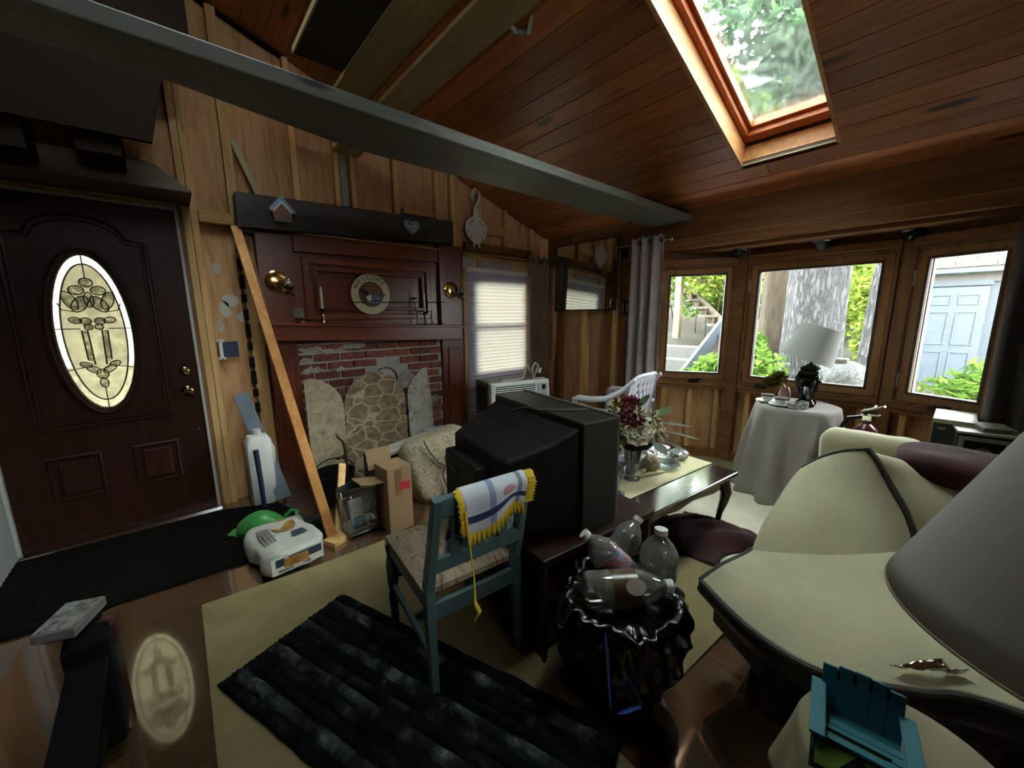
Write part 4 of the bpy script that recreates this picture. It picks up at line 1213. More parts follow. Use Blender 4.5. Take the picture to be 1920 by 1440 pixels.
# curtain rods and curtains
def rod(p0, p1, r, label, ends=True):
    t = thing('curtain_rod', label, 'curtain rod', p0)
    d = Vector(p1) - Vector(p0)
    MB().tube([(0, 0, 0), d], r, 10).build('rod', M['chrome'], t, smooth=True)
    for q in ((0, 0, 0), d):
        q = Vector(q)
        MB().ball(q, r * 2.0, 2).build('finial', M['chrome'], t, smooth=True)
    for f in (.06, .94):
        q = d * f
        if abs(d.x) > abs(d.y):
            MB().tube([q, q + Vector((0, 3.40 - p0[1], 0))], .006, 6).build('bracket', M['chrome'], t)
        else:
            MB().tube([q, q + Vector((3.53 - p0[0], 0, 0))], .006, 6).build('bracket', M['chrome'], t)
rod((2.24, 3.33, 1.965), (3.42, 3.33, 1.955), .008, 'thin metal curtain rod above the pleated blind')
rod((3.44, 2.36, 2.02), (3.44, 1.80, 2.02), .010, 'metal curtain rod carrying the pale grey curtain')
def curtain(name, label, fn_path, L, z0, z1, mat, folds, amp, parts=None, sag=.0):
    """a gathered curtain that follows fn_path(s) -> (x, y, nx, ny)"""
    mb = MB()
    def f(u, w):
        x, y, nx, ny = fn_path(u)
        a = math.sin(u * folds * 2 * PI) * amp * (0.75 + .35 * w) + .012 * noise.noise((u * 9, w * 3, 2))
        return (x + nx * a, y + ny * a, z1 + (z0 - z1) * w + .012 * math.sin(u * folds * 4 * PI) * (1 - w) * (w < .02))
    mb.grid(f, folds * 14 + 1, 24)
    o = mb.build(name, mat, smooth=True, angle=180, thick=.003)
    tag(o, label, 'curtain')
    for k in range(folds * 2):
        u = (k + .5) / (folds * 2)
        x, y, nx, ny = fn_path(u)
        MB().tube([(x + .022 * math.cos(a2) * abs(nx) + ny * 0, y + .022 * math.cos(a2) * abs(ny), z1 - .045 + .022 * math.sin(a2)) for a2 in [2 * PI * q / 14 for q in range(14)]], .004, 6, True).build('grommet', M['chrome'], o, smooth=True)
    return o
cbrown = plain('brown_curtain', '#8d7a66', .85, mottle=.08, bump=.2, bscale=200)
cgrey = plain('grey_curtain', '#b5acae', .85, mottle=.06, bump=.2, bscale=200)
cdark = plain('dark_curtain', '#4b4640', .85, mottle=.08, bump=.2, bscale=200)
curtain('window_curtain', 'brown grommet curtain gathered in the corner beside the pleated blind', lambda u: (3.13 + u * .34, 3.33, 0, -1), .3, .30, 2.02, cbrown, 3, .030)
curtain('window_curtain', 'pale grey grommet curtain gathered left of the narrow casement', lambda u: (3.44 - .02 * u, 2.20 - u * .34, -1, 0), .3, .28, 2.07, cgrey, 3, .040)
curtain('window_curtain', 'dark curtain hanging at the right casement above the boxes', lambda u: (3.46, -.13 - u * .45, -1, 0), .3, .40, 2.02, cdark, 4, .035)

# mirror
t = thing('wall_mirror', 'frameless square mirror hung beside the corner curtain', 'mirror', (3.47, 2.80, 1.775), rot=(0, R(2.0), 0))
MB().box((.012, 0, 0), (.02, .84, .74)).build('backing', M['loft'], t)
MB().ring([(-.42, -.37), (.42, -.37), (.42, .37), (-.42, .37)], [(-.405, -.355), (.405, -.355), (.405, .355), (-.405, .355)], lambda u, v, d: (-d, u, v), -.002, .006).build('frame', M['header'], t)
MB().box((-.001, 0, 0), (.004, .81, .71)).build('silvered_glass', M['mirror'], t)
# little things on the studs
t = thing('switch_box', 'black switch box with two white toggles on the stud beside the mirror', 'switch', (3.535, 2.29, 1.43))
MB().box((0, 0, 0), (.03, .10, .13)).build('box', M['blackmatte'], t, bevel=.006)
for y in (-.02, .03):
    MB().tube([(-.018, y, -.045), (-.03, y - .008, -.03), (-.03, y - .008, .03), (-.018, y, .045)], .009, 8).build('toggle', M['white'], t, smooth=True)
t = thing('hanging_wires', 'loose white wire ends dangling below the switch box', 'wire', (3.535, 2.26, 1.30))
MB().tube([(0, .03, .02), (-.01, .01, -.01), (0, -.02, -.03), (0, -.03, -.07), (-.01, .01, -.06)], .005, 6).build('wire', M['white'], t, smooth=True)
MB().tube([(0, -.03, -.10), (-.01, -.035, -.16), (0, -.01, -.18)], .005, 6).build('wire', M['white'], t, smooth=True)
MB().tube([(0, -.02, -.22), (-.01, .02, -.25), (-.01, 0, -.30), (0, -.03, -.31)], .003, 6).build('wire', M['studx'], t, smooth=True)
t = thing('dog_bone_sign', 'navy dog leash hook plaque with a white bone on the plywood', 'plaque', (.262, 3.44, 1.135))
MB().box((.015, 0, 0), (.12, .02, .11)).build('back_plate', plain('navy_paint', '#23344f', .5), t, bevel=.004)
mb = MB()
mb.tube([(-.03, -.018, -.055), (-.03, -.018, .055)], .012, 10)
for sx in (-.012, .012):
    for sz in (-.062, .062):
        mb.ball((-.03 + sx, -.018, sz), .014, 1)
mb.build('bone', M['white'], t, smooth=True)
MB().tube([(-.02, -.012, -.06), (-.03, -.012, -.10), (-.018, -.012, -.13)], .003, 6).build('cord', M['pale'], t)

# ------------------------------------------------------------------ leaning boards and the clutter by the hearth
pl = wood('plank_orange', '#a0662f', '#c98d4c', 'z', .6, .3, .05)
tag(MB().beam((.392, 3.30, 1.96), (.585, 2.40, .015), .056, .042, (0, -1, .3)).build('leaning_plank', pl, bevel=.003), 'long orange pine plank leaning from floor to the charcoal board', 'plank')
tag(MB().beam((.445, 3.375, 1.93), (.515, 3.36, 1.42), .045, .025, (0, -1, .1)).build('leaning_plank', M['studdark'], bevel=.003), 'short pine batten standing behind the top of the long plank', 'plank')
tag(MB().beam((.78, 2.74, .34), (.63, 2.42, .02), .045, .02, (0, -1, .3)).build('wood_offcut', M['stud'], bevel=.002), 'short pale wood offcut leaning beside the plank foot', 'plank')
tag(MB().box((.62, 2.36, .015), (.16, .10, .03), (0, 0, .4)).build('wood_block', M['stud'], bevel=.004), 'flat pine block lying under the long plank foot', 'block')
tag(MB().beam((.305, 3.37, .815), (.475, 3.18, .02), .095, .014, (0, -1, .3)).build('grey_plank', plain('grey_blue_paint', '#66707a', .6), bevel=.002), 'grey painted board leaning in front of the white jug', 'plank')
t = thing('white_jug', 'tall white plastic jug standing behind the grey board', 'jug', (.36, 3.27, 0))
MB().lathe([(.072, 0), (.082, .02), (.084, .40), (.080, .48), (.060, .515), (.026, .525), (.024, .535), (0, .535)], 24, sq=5).build('body', M['white'], t, smooth=True)
MB().lathe([(.03, .525), (.03, .56), (0, .56)], 16).build('cap', M['white'], t, smooth=True)
MB().tube([(.06, -.04, .47), (.085, -.05, .42), (.085, -.05, .32), (.07, -.04, .28)], .012, 8).build('handle', M['white'], t, smooth=True)
t = thing('blue_handle', 'dark blue plastic tool handle standing in front of the white jug', 'tool', (.335, 3.10, 0))
MB().tube([(0, 0, .0), (.0, .02, .20), (-.005, .05, .44)], [.015, .016, .018], 10).build('grip', plain('navy_plastic', '#18233c', .4), t, smooth=True)
MB().lathe([(.02, 0), (.02, .03), (0, .03)], 14).build('ferrule', M['blackmatte'], t, smooth=True)

grn = plain('green_plastic', '#3f8a45', .35, mottle=.05)
t = thing('green_scoop', 'bright green plastic scoop with a loop handle on the dark mat', 'scoop', (.285, 2.78, .01), rz=-.55)
t.scale = (.8, .8, .85)
def scoop(u, w):
    a = PI * u
    rr = .165 * math.sin(PI * (.12 + .78 * w)) ** .7
    return (-.17 + .34 * w, -.02 - .11 * math.cos(a) * (rr / .165), .0 + .16 * math.sin(a) ** .8 * (rr / .165))
MB().grid(scoop, 17, 15).build('hood', grn, t, smooth=True, angle=180, thick=.004)
MB().prism([(-.16, -.07), (.13, -.11), (.15, .07), (-.16, .07)], lambda u, v, d: (u, v, d), 0, .006).build('base', grn, t, bevel=.002)
MB().tube([(.13, .03, .06), (.19, .05, .12), (.235, .04, .12), (.24, .02, .07), (.19, .0, .03)], .017, 10).build('loop_handle', grn, t, smooth=True)
MB().prism([(-.03, .05), (.04, .05), (.04, .09), (-.03, .085)], lambda u, v, d: (u + .02, -.133 + (v - .05) * .35 - d, v - .02), 0, .002).build('sticker', M['white'], t)
MB().prism([(-.25, -.05), (-.15, -.09), (-.15, .07), (-.24, .04)], lambda u, v, d: (u, v, .004 + d), 0, .010).build('lip', grn, t, bevel=.003)

bagm = plain('bag_plastic', '#b0aea6', .35, mottle=.1, mscale=20, bump=.25, bscale=25)
t = thing('pellet_bag', 'white printed plastic bag of wood pellets lying on the floor', 'bag', (.335, 2.435, .0), rz=.11)
def pillow(cx, cy, cz, lx, ly, lz, e=.35, n=25, m=15, jit=.006, seed=0):
    mb = MB()
    def f(u, w):
        a, b2 = 2 * PI * u, PI * (w - .5)
        ca2, sa2, cb, sb = math.cos(a), math.sin(a), math.cos(b2), math.sin(b2)
        sg = lambda v: (abs(v) ** e) * (1 if v >= 0 else -1)
        p = Vector((lx / 2 * sg(ca2) * abs(cb) ** e, ly / 2 * sg(sa2) * abs(cb) ** e, lz / 2 * sg(sb)))
        q = p * 9 + Vector((seed, seed, 0))
        p += Vector((noise.noise(q), noise.noise(q + Vector((5, 0, 0))), noise.noise(q + Vector((0, 7, 0))))) * jit
        return (cx + p.x, cy + p.y, cz + p.z)
    mb.grid(f, n, m, True)
    return mb
pillow(0, 0, .066, .325, .46, .13, .42, 64, 31, .030, 3).build('bag_body', bagm, t, smooth=True, angle=180)
brown = blotch('bread_picture', [(.3, '#6b4a22'), (.5, '#9a7038'), (.7, '#b58c50')], 14, .5, 4, 1, 0)
def toppatch(poly, m, nm, z=.138):
    return MB().prism(poly, lambda u, v, d: (u, v, z + d), 0, .0015).build(nm, m, t)
navy = plain('navy_print', '#2e3644', .5)
gprint = plain('grey_print', '#6f6c66', .6)
toppatch([(.0 + p[0], .02 + p[1]) for p in ellipse(.02, .05, .065, .085, 14)], brown, 'printed_picture')
toppatch([(.02, -.10), (.10, -.10), (.09, -.04), (.03, -.04)], navy, 'printed_panel')
for i in range(4):
    toppatch([(-.12 + i * .018, -.10 + i * .004), (-.109 + i * .018, -.10 + i * .004), (-.105 + i * .016, .09), (-.114 + i * .016, .09)], gprint, 'printed_text')
def frontpatch(x0, x1, z0, z1, m, nm, y=-.2335):
    return MB().prism([(x0, z0), (x1, z0), (x1, z1), (x0, z1)], lambda u, v, d: (u, y - d, v), 0, .0015).build(nm, m, t)
frontpatch(-.13, .13, .025, .118, M['white'], 'printed_panel')
frontpatch(-.11, .12, .065, .108, navy, 'printed_panel', -.2352)
frontpatch(-.07, .05, .05, .10, brown, 'printed_picture', -.2370)
frontpatch(-.10, .06, .032, .045, gprint, 'printed_text', -.2352)

tray = thing('boot_tray', 'black ribbed rubber tray on the floor behind the plank foot', 'tray', (.47, 2.66, 0), rz=.35)
MB().box((0, 0, .01), (.22, .38, .02)).build('base', M['black'], tray, bevel=.005)
for i in range(9):
    MB().box((0, -.16 + i * .04, .024), (.20, .012, .01)).build('rib', M['black'], tray, bevel=.002)

# clear bag with white carton, black booklet and wire frame
t = thing('plastic_bag', 'clear plastic bag holding a white carton and papers beside the cardboard box', 'bag', (.765, 2.40, 0), rz=.07)
mb = pillow(0, 0, .14, .25, .20, .28, .3, 24, 13, .016, 8)
mb.build('clear_sack', glassmat('bag_film', (.78, .78, .76, 1), .5, .1), t, smooth=True, angle=180)
MB().box((.0, .01, .025), (.22, .16, .04)).build('white_tray', M['white'], t, bevel=.008)
c = MB().box((-.03, -.02, .135), (.085, .05, .17), (R(-12), .0, 0)).build('carton', M['white'], t, bevel=.012)
MB().box((-.028, -.063, .085), (.075, .004, .06), (R(-12), 0, 0)).build('blue_label', plain('blue_label', '#3f86b4', .5), t)
MB().prism([(-.012, 0), (.012, 0), (.0, .026)], lambda u, v, d: (-.028 + u, -.068 - d, .07 + v), 0, .001).build('label_mark', M['white'], t)
MB().box((-.02, .07, .265), (.17, .012, .075), (R(-18), R(-8), 0)).build('black_booklet', plain('black_card', '#17181c', .5), t, bevel=.002)
MB().box((.02, .06, .16), (.18, .01, .16), (R(-10), 0, 0)).build('grey_paper', plain('grey_paper', '#8a8482', .8), t)
MB().tube([(.04, -.05, .05), (.10, -.06, .06), (.075, -.03, .18), (.04, -.05, .05)], .004, 6).build('wire_frame', M['iron'], t)
MB().tube([(.04, -.05, .05), (.075, -.08, .05), (.10, -.06, .06)], .004, 6).build('wire_frame', M['iron'], t)
MB().tube([(-.12, -.03, .30), (-.115, -.04, .20), (-.10, -.07, .02)], .004, 6).build('white_rod', M['white'], t)

cb = plain('cardboard', '#83684a', .85, mottle=.08, mscale=5)
t = thing('cardboard_box', 'tall brown cardboard box with a red sticker and open flap', 'box', (.955, 2.29, 0), rz=.07)
MB().box((0, 0, .215), (.165, .17, .43)).build('body', cb, t, bevel=.003)
MB().box((-.045, .095, .455), (.16, .005, .13), (R(-14), 0, 0)).build('flap', cb, t)
MB().box((-.155, .03, .35), (.15, .14, .005), (0, R(12), 0)).build('flap', cb, t)
MB().box((.035, -.0865, .30), (.068, .003, .052), (0, R(6), 0)).build('red_sticker', plain('red_sticker', '#a3202a', .5), t)
MB().box((-.01, -.0862, .33), (.045, .002, .17)).build('packing_tape', plain('packing_tape', '#6f5439', .3), t)

# quilted patterned bag
qm, nt, b = newmat('sprigged_fabric')
v = coords(nt, (1, 1, 1), False)
vo = node(nt, 'ShaderNodeTexVoronoi', Scale=46.0)
nt.links.new(v, vo.inputs['Vector'])
nz = node(nt, 'ShaderNodeTexNoise', Scale=40.0)
nt.links.new(v, nz.inputs['Vector'])
r = ramp(nt, vo.outputs['Distance'], [(.2, lin('#7d7060')), (.36, lin('#9a8d74')), (.6, lin('#a89b82'))])
nt.links.new(r.outputs['Color'], b.inputs['Base Color'])
b.inputs['Roughness'].default_value = .9
bumpnode(nt, nz.outputs['Fac'], b, .3, .01)
t = thing('sprigged_cushion_bag', 'beige sprigged fabric bag slumped beside the cardboard box', 'bag', (1.485, 2.49, 0), rot=(R(-10), R(-12), R(-10)))
t.scale = (1.05, 1.05, 1.05)
pillow(0, 0, .235, .52, .30, .46, .38, 40, 21, .012, 5).build('bag_body', qm, t, smooth=True, angle=180)
MB().tube([(-.10, -.155, .46), (-.09, -.163, .38), (-.05, -.166, .28), (-.01, -.168, .24)] + [(.05 + .055 * math.cos(R(a)), -.172, .27 + .055 * math.sin(R(a))) for a in range(215, 580, 24)] + [(-.02, -.17, .235), (-.05, -.165, .18), (-.04, -.16, .04)], .006, 7).build('cord', plain('brown_cord', '#4b3d2c', .7), t, smooth=True)
tag(MB().tube([(1.72, 2.52, .46), (1.80, 2.50, .40), (1.74, 2.46, .20), (1.69, 2.44, .05)], .006, 6).build('power_cord', M['black'], smooth=True), 'black power cord hanging between the sprigged bag and the television', 'cord')
for i, (dz, c, lb) in enumerate(((0, '#8a7c6e', 'open brown backed magazine lying behind the sprigged bag'), (.012, '#aaa39a', 'white paper sheets on the brown magazine behind the sprigged bag'))):
    m = plain('paper_%d' % i, c, .8, mottle=.1)
    tag(MB().prism([(0, 0), (.46, .0), (.50, .16), (.03, .18)], lambda u, v, d: (1.02 + u, 2.70 + v, .31 + u * .14 + d + dz), 0, .010).build('magazine' if not i else 'paper_stack', m, bevel=.002), lb, 'paper')
tag(MB().span((1.0, 2.70, 0), (1.55, 2.95, .305)).build('low_carton', plain('dark_carton', '#3a3028', .9), bevel=.004), 'dark low carton supporting the magazine behind the cardboard box', 'box')
tag(pillow(1.62, 2.86, .36, .26, .14, .10, .5, 20, 11, .02, 4).build('crumpled_paper', plain('grey_blue_paper', '#8a8a98', .8), smooth=True), 'crumpled grey paper behind the sprigged bag', 'paper')
tag(MB().span((1.58, 2.78, 0), (1.78, 2.96, .31)).build('small_carton', plain('dark_carton_b', '#2c2622', .9), bevel=.004), 'small dark carton under the crumpled grey paper', 'box')

# stone-painted folding screen
stm, nt, b = newmat('painted_stones')
v = coords(nt, (10, 10, 13.5), False)
nz = node(nt, 'ShaderNodeTexNoise', Scale=1.2, Detail=4.0)
nt.links.new(v, nz.inputs['Vector'])
av = node(nt, 'ShaderNodeMix', data_type='VECTOR')
av.inputs[0].default_value = .30
nt.links.new(v, av.inputs[4])
nt.links.new(nz.outputs['Color'], av.inputs[5])
vo = node(nt, 'ShaderNodeTexVoronoi', feature='DISTANCE_TO_EDGE', Scale=1.0, Randomness=.9)
nt.links.new(av.outputs[1], vo.inputs['Vector'])
vc = node(nt, 'ShaderNodeTexVoronoi', Scale=1.0, Randomness=.9)
nt.links.new(av.outputs[1], vc.inputs['Vector'])
n2 = node(nt, 'ShaderNodeTexNoise', Scale=1.5, Detail=5.0)
nt.links.new(v, n2.inputs['Vector'])
r = ramp(nt, n2.outputs['Fac'], [(.3, lin('#5a4838')), (.55, lin('#7c6850')), (.75, lin('#8f7c62'))])
re = ramp(nt, vo.outputs['Distance'], [(.012, (.8, .8, .8, 1)), (.06, (0, 0, 0, 1))])
mx = node(nt, 'ShaderNodeMix', data_type='RGBA')
nt.links.new(re.outputs['Color'], mx.inputs[0])
nt.links.new(r.outputs['Color'], mx.inputs[6])
mx.inputs[7].default_value = lin('#b3a386')
nt.links.new(mx.outputs[2], b.inputs['Base Color'])
b.inputs['Roughness'].default_value = .8
scl = blotch('cream_blotch_left', [(.3, '#6f6658'), (.45, '#94876e'), (.6, '#a89a7c'), (.8, '#8e8690')], 18, .8, 6, .8, 0)
scr = blotch('cream_blotch_right', [(.3, '#6f6c70'), (.45, '#a19d90'), (.6, '#b5b09c'), (.8, '#8e8c98')], 18, .8, 6, .8, 0)
t = thing('folding_screen', 'three arched boards painted like stonework standing before the brick fireplace', 'screen', (0, 3.17, 0))
up = lambda tilt, y0: (lambda u, v, d: (u, y0 + tilt * v - d, v))
MB().prism([(.955, 0), (1.485, 0), (1.485, .62)] + [(1.22 + .265 * math.cos(R(a)), .62 + .285 * math.sin(R(a))) for a in range(12, 169, 12)] + [(.955, .62)], up(.03, 0), 0, .018).build('arched_board', stm, t, bevel=.002)
MB().prism([(.675, 0), (.945, 0), (.945, .66)] + [(.675 + .27 * math.sin(R(a)) , .66 + .245 * math.cos(R(a))) for a in range(78, 15, -12)] + [(.735, .905), (.675, .895)], up(.03, -.03), 0, .018).build('arched_board', scl, t, bevel=.002)
MB().prism([(1.495, 0), (1.75, 0), (1.735, .5), (1.70, .905), (1.64, .89)] + [(1.72 - .225 * math.sin(R(a)), .66 + .22 * math.cos(R(a))) for a in range(35, 88, 12)] + [(1.495, .60)], up(.03, -.02), 0, .018).build('arched_board', scr, t, bevel=.002)
for x in (.95, 1.49):
    for z in (.15, .5):
        MB().tube([(x, -.02, z), (x, -.02, z + .06)], .006, 8).build('hinge', M['iron'], t)

t = thing('coal_bucket', 'dark iron coal bucket behind the foot of the long plank', 'bucket', (.76, 2.90, 0))
MB().lathe([(.10, 0), (.14, .16), (.15, .24), (.14, .24), (.13, .16), (.09, .02), (0, .02)], 24).build('pail', M['iron'], t, smooth=True)
MB().tube([(.145 * math.cos(R(a)), .03 * math.sin(R(a)) - .02, .235 + .10 * math.sin(R(a))) for a in range(0, 181, 15)], .005, 6).build('bail_handle', M['iron'], t, smooth=True)
hornm = plain('horn_brown', '#4b3a26', .4)
t = thing('horn_hook', 'curved brown horn shaped poker handle in front of the painted screen', 'poker', (.865, 2.93, 0))
MB().tube([(0, 0, .02), (0, 0, .28), (.005, .0, .38), (-.01, 0, .45), (-.045, 0, .49), (-.06, 0, .51)], [.010, .012, .018, .018, .014, .004], 8).build('shaft', hornm, t, smooth=True)
MB().tube([(0, 0, .33), (-.06, -.01, .32), (-.09, -.01, .335)], [.012, .009, .004], 8).build('prong', M['brass'], t, smooth=True)

# floor coverings
matd = plain('dark_mat', '#0e0d0c', .95, specular=.05, mottle=.3, mscale=30, bump=.4, bscale=120)
t = thing('door_mat', 'long dark ribbed mat on the floor in front of the door', 'mat', (0, 0, 0))
MB().prism([(-1.5, 2.56), (.17, 2.46), (.36, 2.66), (.50, 2.95), (.42, 3.16), (.10, 3.30), (-1.5, 3.34)], lambda u, v, d: (u, v, d), .001, .012).build('pile', matd, t, bevel=.004)
ribs = MB()
for i in range(15):
    y = 2.56 + i * .048
    ribs.beam((-1.45, y + .02, .013), (.14 + (.2 if 3 < i < 12 else 0), y - .06 + .02, .013), .016, .006)
o = ribs.build('rib', plain('mat_rib', '#151412', .95, specular=.05, mottle=.3), t)
o['kind'] = 'stuff'
cp = blotch('tan_carpet', [(.3, '#6a5e40'), (.5, '#7e7150'), (.7, '#8c7f5e')], 2.0, .95, 8, .3, .25, rnd=False)
tag(MB().prism([(-.06, 1.2), (-.06, 2.215), (.45, 2.17), (.83, 2.165), (2.0, 2.10), (3.5, 2.10), (3.78, 1.38), (3.78, .30), (3.5, -.3), (2.1, -.3), (1.75, .50), (.90, .56), (.75, -2.3), (-.10, -2.3)], lambda u, v, d: (u, v, d), .0005, .008).build('carpet', cp), 'tan carpet covering the middle of the floor', 'carpet')  # outline cut back by the loveseat; darker bare floor there stands for shade

tag(MB().prism([(2.15, 1.62), (2.05, .62), (2.45, .56), (3.05, .52), (3.30, .80), (3.36, 1.70)], lambda u, v, d: (u, v, d), .0085, .0115).build('lit_carpet_patch', plain('lit_carpet', '#bdb6a2', .95, mottle=.08, bump=.2, bscale=150)), 'pale carpet patch painted as window light between the coffee table and round table', 'rug')  # pale slab puts the window light on the carpet into its colour

shag = thing('shag_rug', 'dark grey ridged shag rug under the green chair', 'rug', (.456, 1.10, .008), rz=R(21))
rugm = blotch('rug_pile', [(.3, '#070707'), (.48, '#0f1010'), (.58, '#1b1c1d'), (.72, '#3c4042')], 9, .98, 8, .5, .6, specular=.05)
rugl = blotch('rug_streak', [(.3, '#0e0f0f'), (.48, '#1c1e1f'), (.58, '#3a3e40'), (.7, '#74797c')], 7, .98, 8, .5, .6, specular=.05)
MB().box((0, 0, .006), (.53, 1.36, .010)).build('backing', rugm, shag)
for i in range(12):
    x0 = -.27 + i * .045
    def f(u, w, x0=x0, i=i):
        y = -.68 + u * 1.36
        a = PI * w
        h = .022 * (math.sin(a) ** .6) * (1 + .4 * noise.noise((y * 14, i * 3.1, w * 5)))
        e = min(1, (0.68 - abs(y)) / .03)
        return (x0 + .045 * w + .006 * noise.noise((y * 9, i * 2.2, 0)), y + .012 * noise.noise((y * 30, i, w * 9)), .010 + h * max(.15, e))
    MB().grid(f, 80, 9).build('tuft_ridge', rugl if i % 3 == 1 else rugm, shag, smooth=True, angle=180)
# ------------------------------------------------------------------ green chair with the flag-like towel
cg = plain('grey_green_paint', '#4c6463', .45, mottle=.08)
ch = thing('kitchen_chair', 'grey green painted wooden chair with a patterned seat and slatted back', 'chair', (.735, 1.06, 0), rz=R(-5.6))
seatm = blotch('seat_print', [(.25, '#3f3430'), (.4, '#857462'), (.55, '#9c8c78'), (.62, '#6d4f40'), (.72, '#93846f'), (.85, '#a89c8c')], 3.2, .85, 5, 1.4, .1, (6, 1.6, 1))
zf = .012
for sx in (-.183, .183):
    MB().beam((sx, .015, .43), (sx, 0.0, zf), .036, .042, (0, 1, 0), .8).beam((sx, .015, .43), (sx * .96, -.075, .80), .036, .040, (0, 1, 0), .85).build('back_post', cg, ch, bevel=.006)
    MB().lathe([(.016, zf), (.017, .08), (.022, .14), (.016, .17), (.024, .22), (.026, .30), (.019, .345), (.024, .37), (.024, .40)], 14, (sx, .425, 0)).build('front_leg', cg, ch, smooth=True)
    MB().beam((sx, .02, .375), (sx, .425, .375), .022, .055).build('side_rail', cg, ch, bevel=.003)
    MB().beam((sx, .02, .17), (sx, .425, .20), .018, .03).build('stretcher', cg, ch, bevel=.003)
for y, z, w, h, nm in ((.425, .375, .022, .055, 'front_rail'), (.018, .335, .022, .065, 'back_rail'), (.2, .185, .018, .028, 'stretcher'), (.425, .24, .018, .028, 'stretcher')):
    MB().beam((-.18, y, z), (.18, y, z), w, h).build(nm, cg, ch, bevel=.003)
MB().beam((-.18, -.070, .765), (.18, -.070, .765), .028, .07, (0, -.1, 1)).build('crest_rail', cg, ch, bevel=.006)
MB().beam((-.18, -.020, .535), (.18, -.020, .535), .022, .055, (0, -.1, 1)).build('lower_back_rail', cg, ch, bevel=.004)
for x in (-.095, 0, .095):
    MB().beam((x, -.024, .55), (x, -.066, .74), .042, .016, (0, 1, 0)).build('back_slat', cg, ch, bevel=.004)
mb = MB().grid(lambda u, w: (-.195 + .39 * u, .03 + .43 * w, .415 + .028 * (math.sin(PI * min(1, max(0, u))) ** .4) * (math.sin(PI * w) ** .4)), 20, 20)
mb.box((0, .245, .405), (.39, .43, .022))
mb.build('seat_pad', seatm, ch, smooth=True)

tw = thing('kitchen_towel', 'white towel with blue stripes and yellow ruffle draped over the chair back', 'towel', (.735, 1.06, 0), rz=R(-5.6))
tm, nt, b = newmat('towel_print')
tc = nt.nodes.new('ShaderNodeTexCoord')
sp = nt.nodes.new('ShaderNodeSeparateXYZ')
nt.links.new(tc.outputs['UV'], sp.inputs[0])
def band(src, c, w):
    s = node(nt, 'ShaderNodeMath', operation='SUBTRACT')
    nt.links.new(src, s.inputs[0])
    s.inputs[1].default_value = c
    a = node(nt, 'ShaderNodeMath', operation='ABSOLUTE')
    nt.links.new(s.outputs[0], a.inputs[0])
    l = node(nt, 'ShaderNodeMath', operation='LESS_THAN')
    nt.links.new(a.outputs[0], l.inputs[0])
    l.inputs[1].default_value = w
    return l.outputs[0]
def mixc(prev, fac, c):
    m = node(nt, 'ShaderNodeMix', data_type='RGBA')
    nt.links.new(fac, m.inputs[0])
    if isinstance(prev, tuple):
        m.inputs[6].default_value = prev
    else:
        nt.links.new(prev, m.inputs[6])
    m.inputs[7].default_value = c
    return m.outputs[2]
cc = lin('#c6c9d4')
cc = mixc(cc, band(sp.outputs[0], .42, .045), lin('#8d95b4'))
cc = mixc(cc, band(sp.outputs[0], .88, .035), lin('#7d8088'))
cc = mixc(cc, band(sp.outputs[1], .17, .045), lin('#2e3860'))
cc = mixc(cc, band(sp.outputs[1], .84, .035), lin('#2e3860'))
d2 = node(nt, 'ShaderNodeVectorMath', operation='DISTANCE')
mp = node(nt, 'ShaderNodeMapping')
mp.inputs['Scale'].default_value = (1, 1.35, 0)
nt.links.new(tc.outputs['UV'], mp.inputs['Vector'])
nt.links.new(mp.outputs[0], d2.inputs[0])
d2.inputs[1].default_value = (.68, .46, 0)
lt = node(nt, 'ShaderNodeMath', operation='LESS_THAN')
nt.links.new(d2.outputs['Value'], lt.inputs[0])
lt.inputs[1].default_value = .105
cc = mixc(cc, lt.outputs[0], lin('#b98a8c'))
nt.links.new(cc, b.inputs['Base Color'])
b.inputs['Roughness'].default_value = .9
yel = plain('yellow_ruffle', '#c9a91c', .8, mottle=.12)
mb = MB()
NU, NV = 25, 31
def towel(u, w):
    # w 0 = front hem (near side, towards the viewer), 1 = hem inside the back
    x = -.10 + .26 * u
    drop = .118 + .032 * math.sin(u * 5 + .7)
    if w < .5:
        s = (.5 - w) / .5
        z = .805 - s * (drop if True else 0)
        y = -.092 - .018 * math.sin(min(1, s * 3) * PI / 2) + .012 * math.sin(u * 9) * s
        x += .03 * s * (0.3 - u)
    else:
        s = (w - .5) / .5
        z = .805 - s * .27
        y = -.050 + .018 * min(1, s * 3) + .035 * s + .018 * math.sin(u * 14) * s
        x += .05 * s * (u - .6) + .012 * math.sin(u * 16) * s
    if .44 < w < .56:
        y = -.092 + (w - .44) / .12 * .042
        z = .805 + .006 * math.sin((w - .44) / .12 * PI)
    return (x, y, z)
mb.grid(towel, NU, NV)
uvl = mb.bm.loops.layers.uv.new('uv')
mb.bm.verts.ensure_lookup_table()
for f in mb.bm.faces:
    for l in f.loops:
        i = l.vert.index
        l[uvl].uv = ((i % NU) / (NU - 1), (i // NU) / (NV - 1))
mb.bm.verts.index_update()
for f in mb.bm.faces:
    for l in f.loops:
        i = l.vert.index
        l[uvl].uv = ((i % NU) / (NU - 1), (i // NU) / (NV - 1))
mb.build('cloth', tm, tw, smooth=True, angle=180, thick=.002)
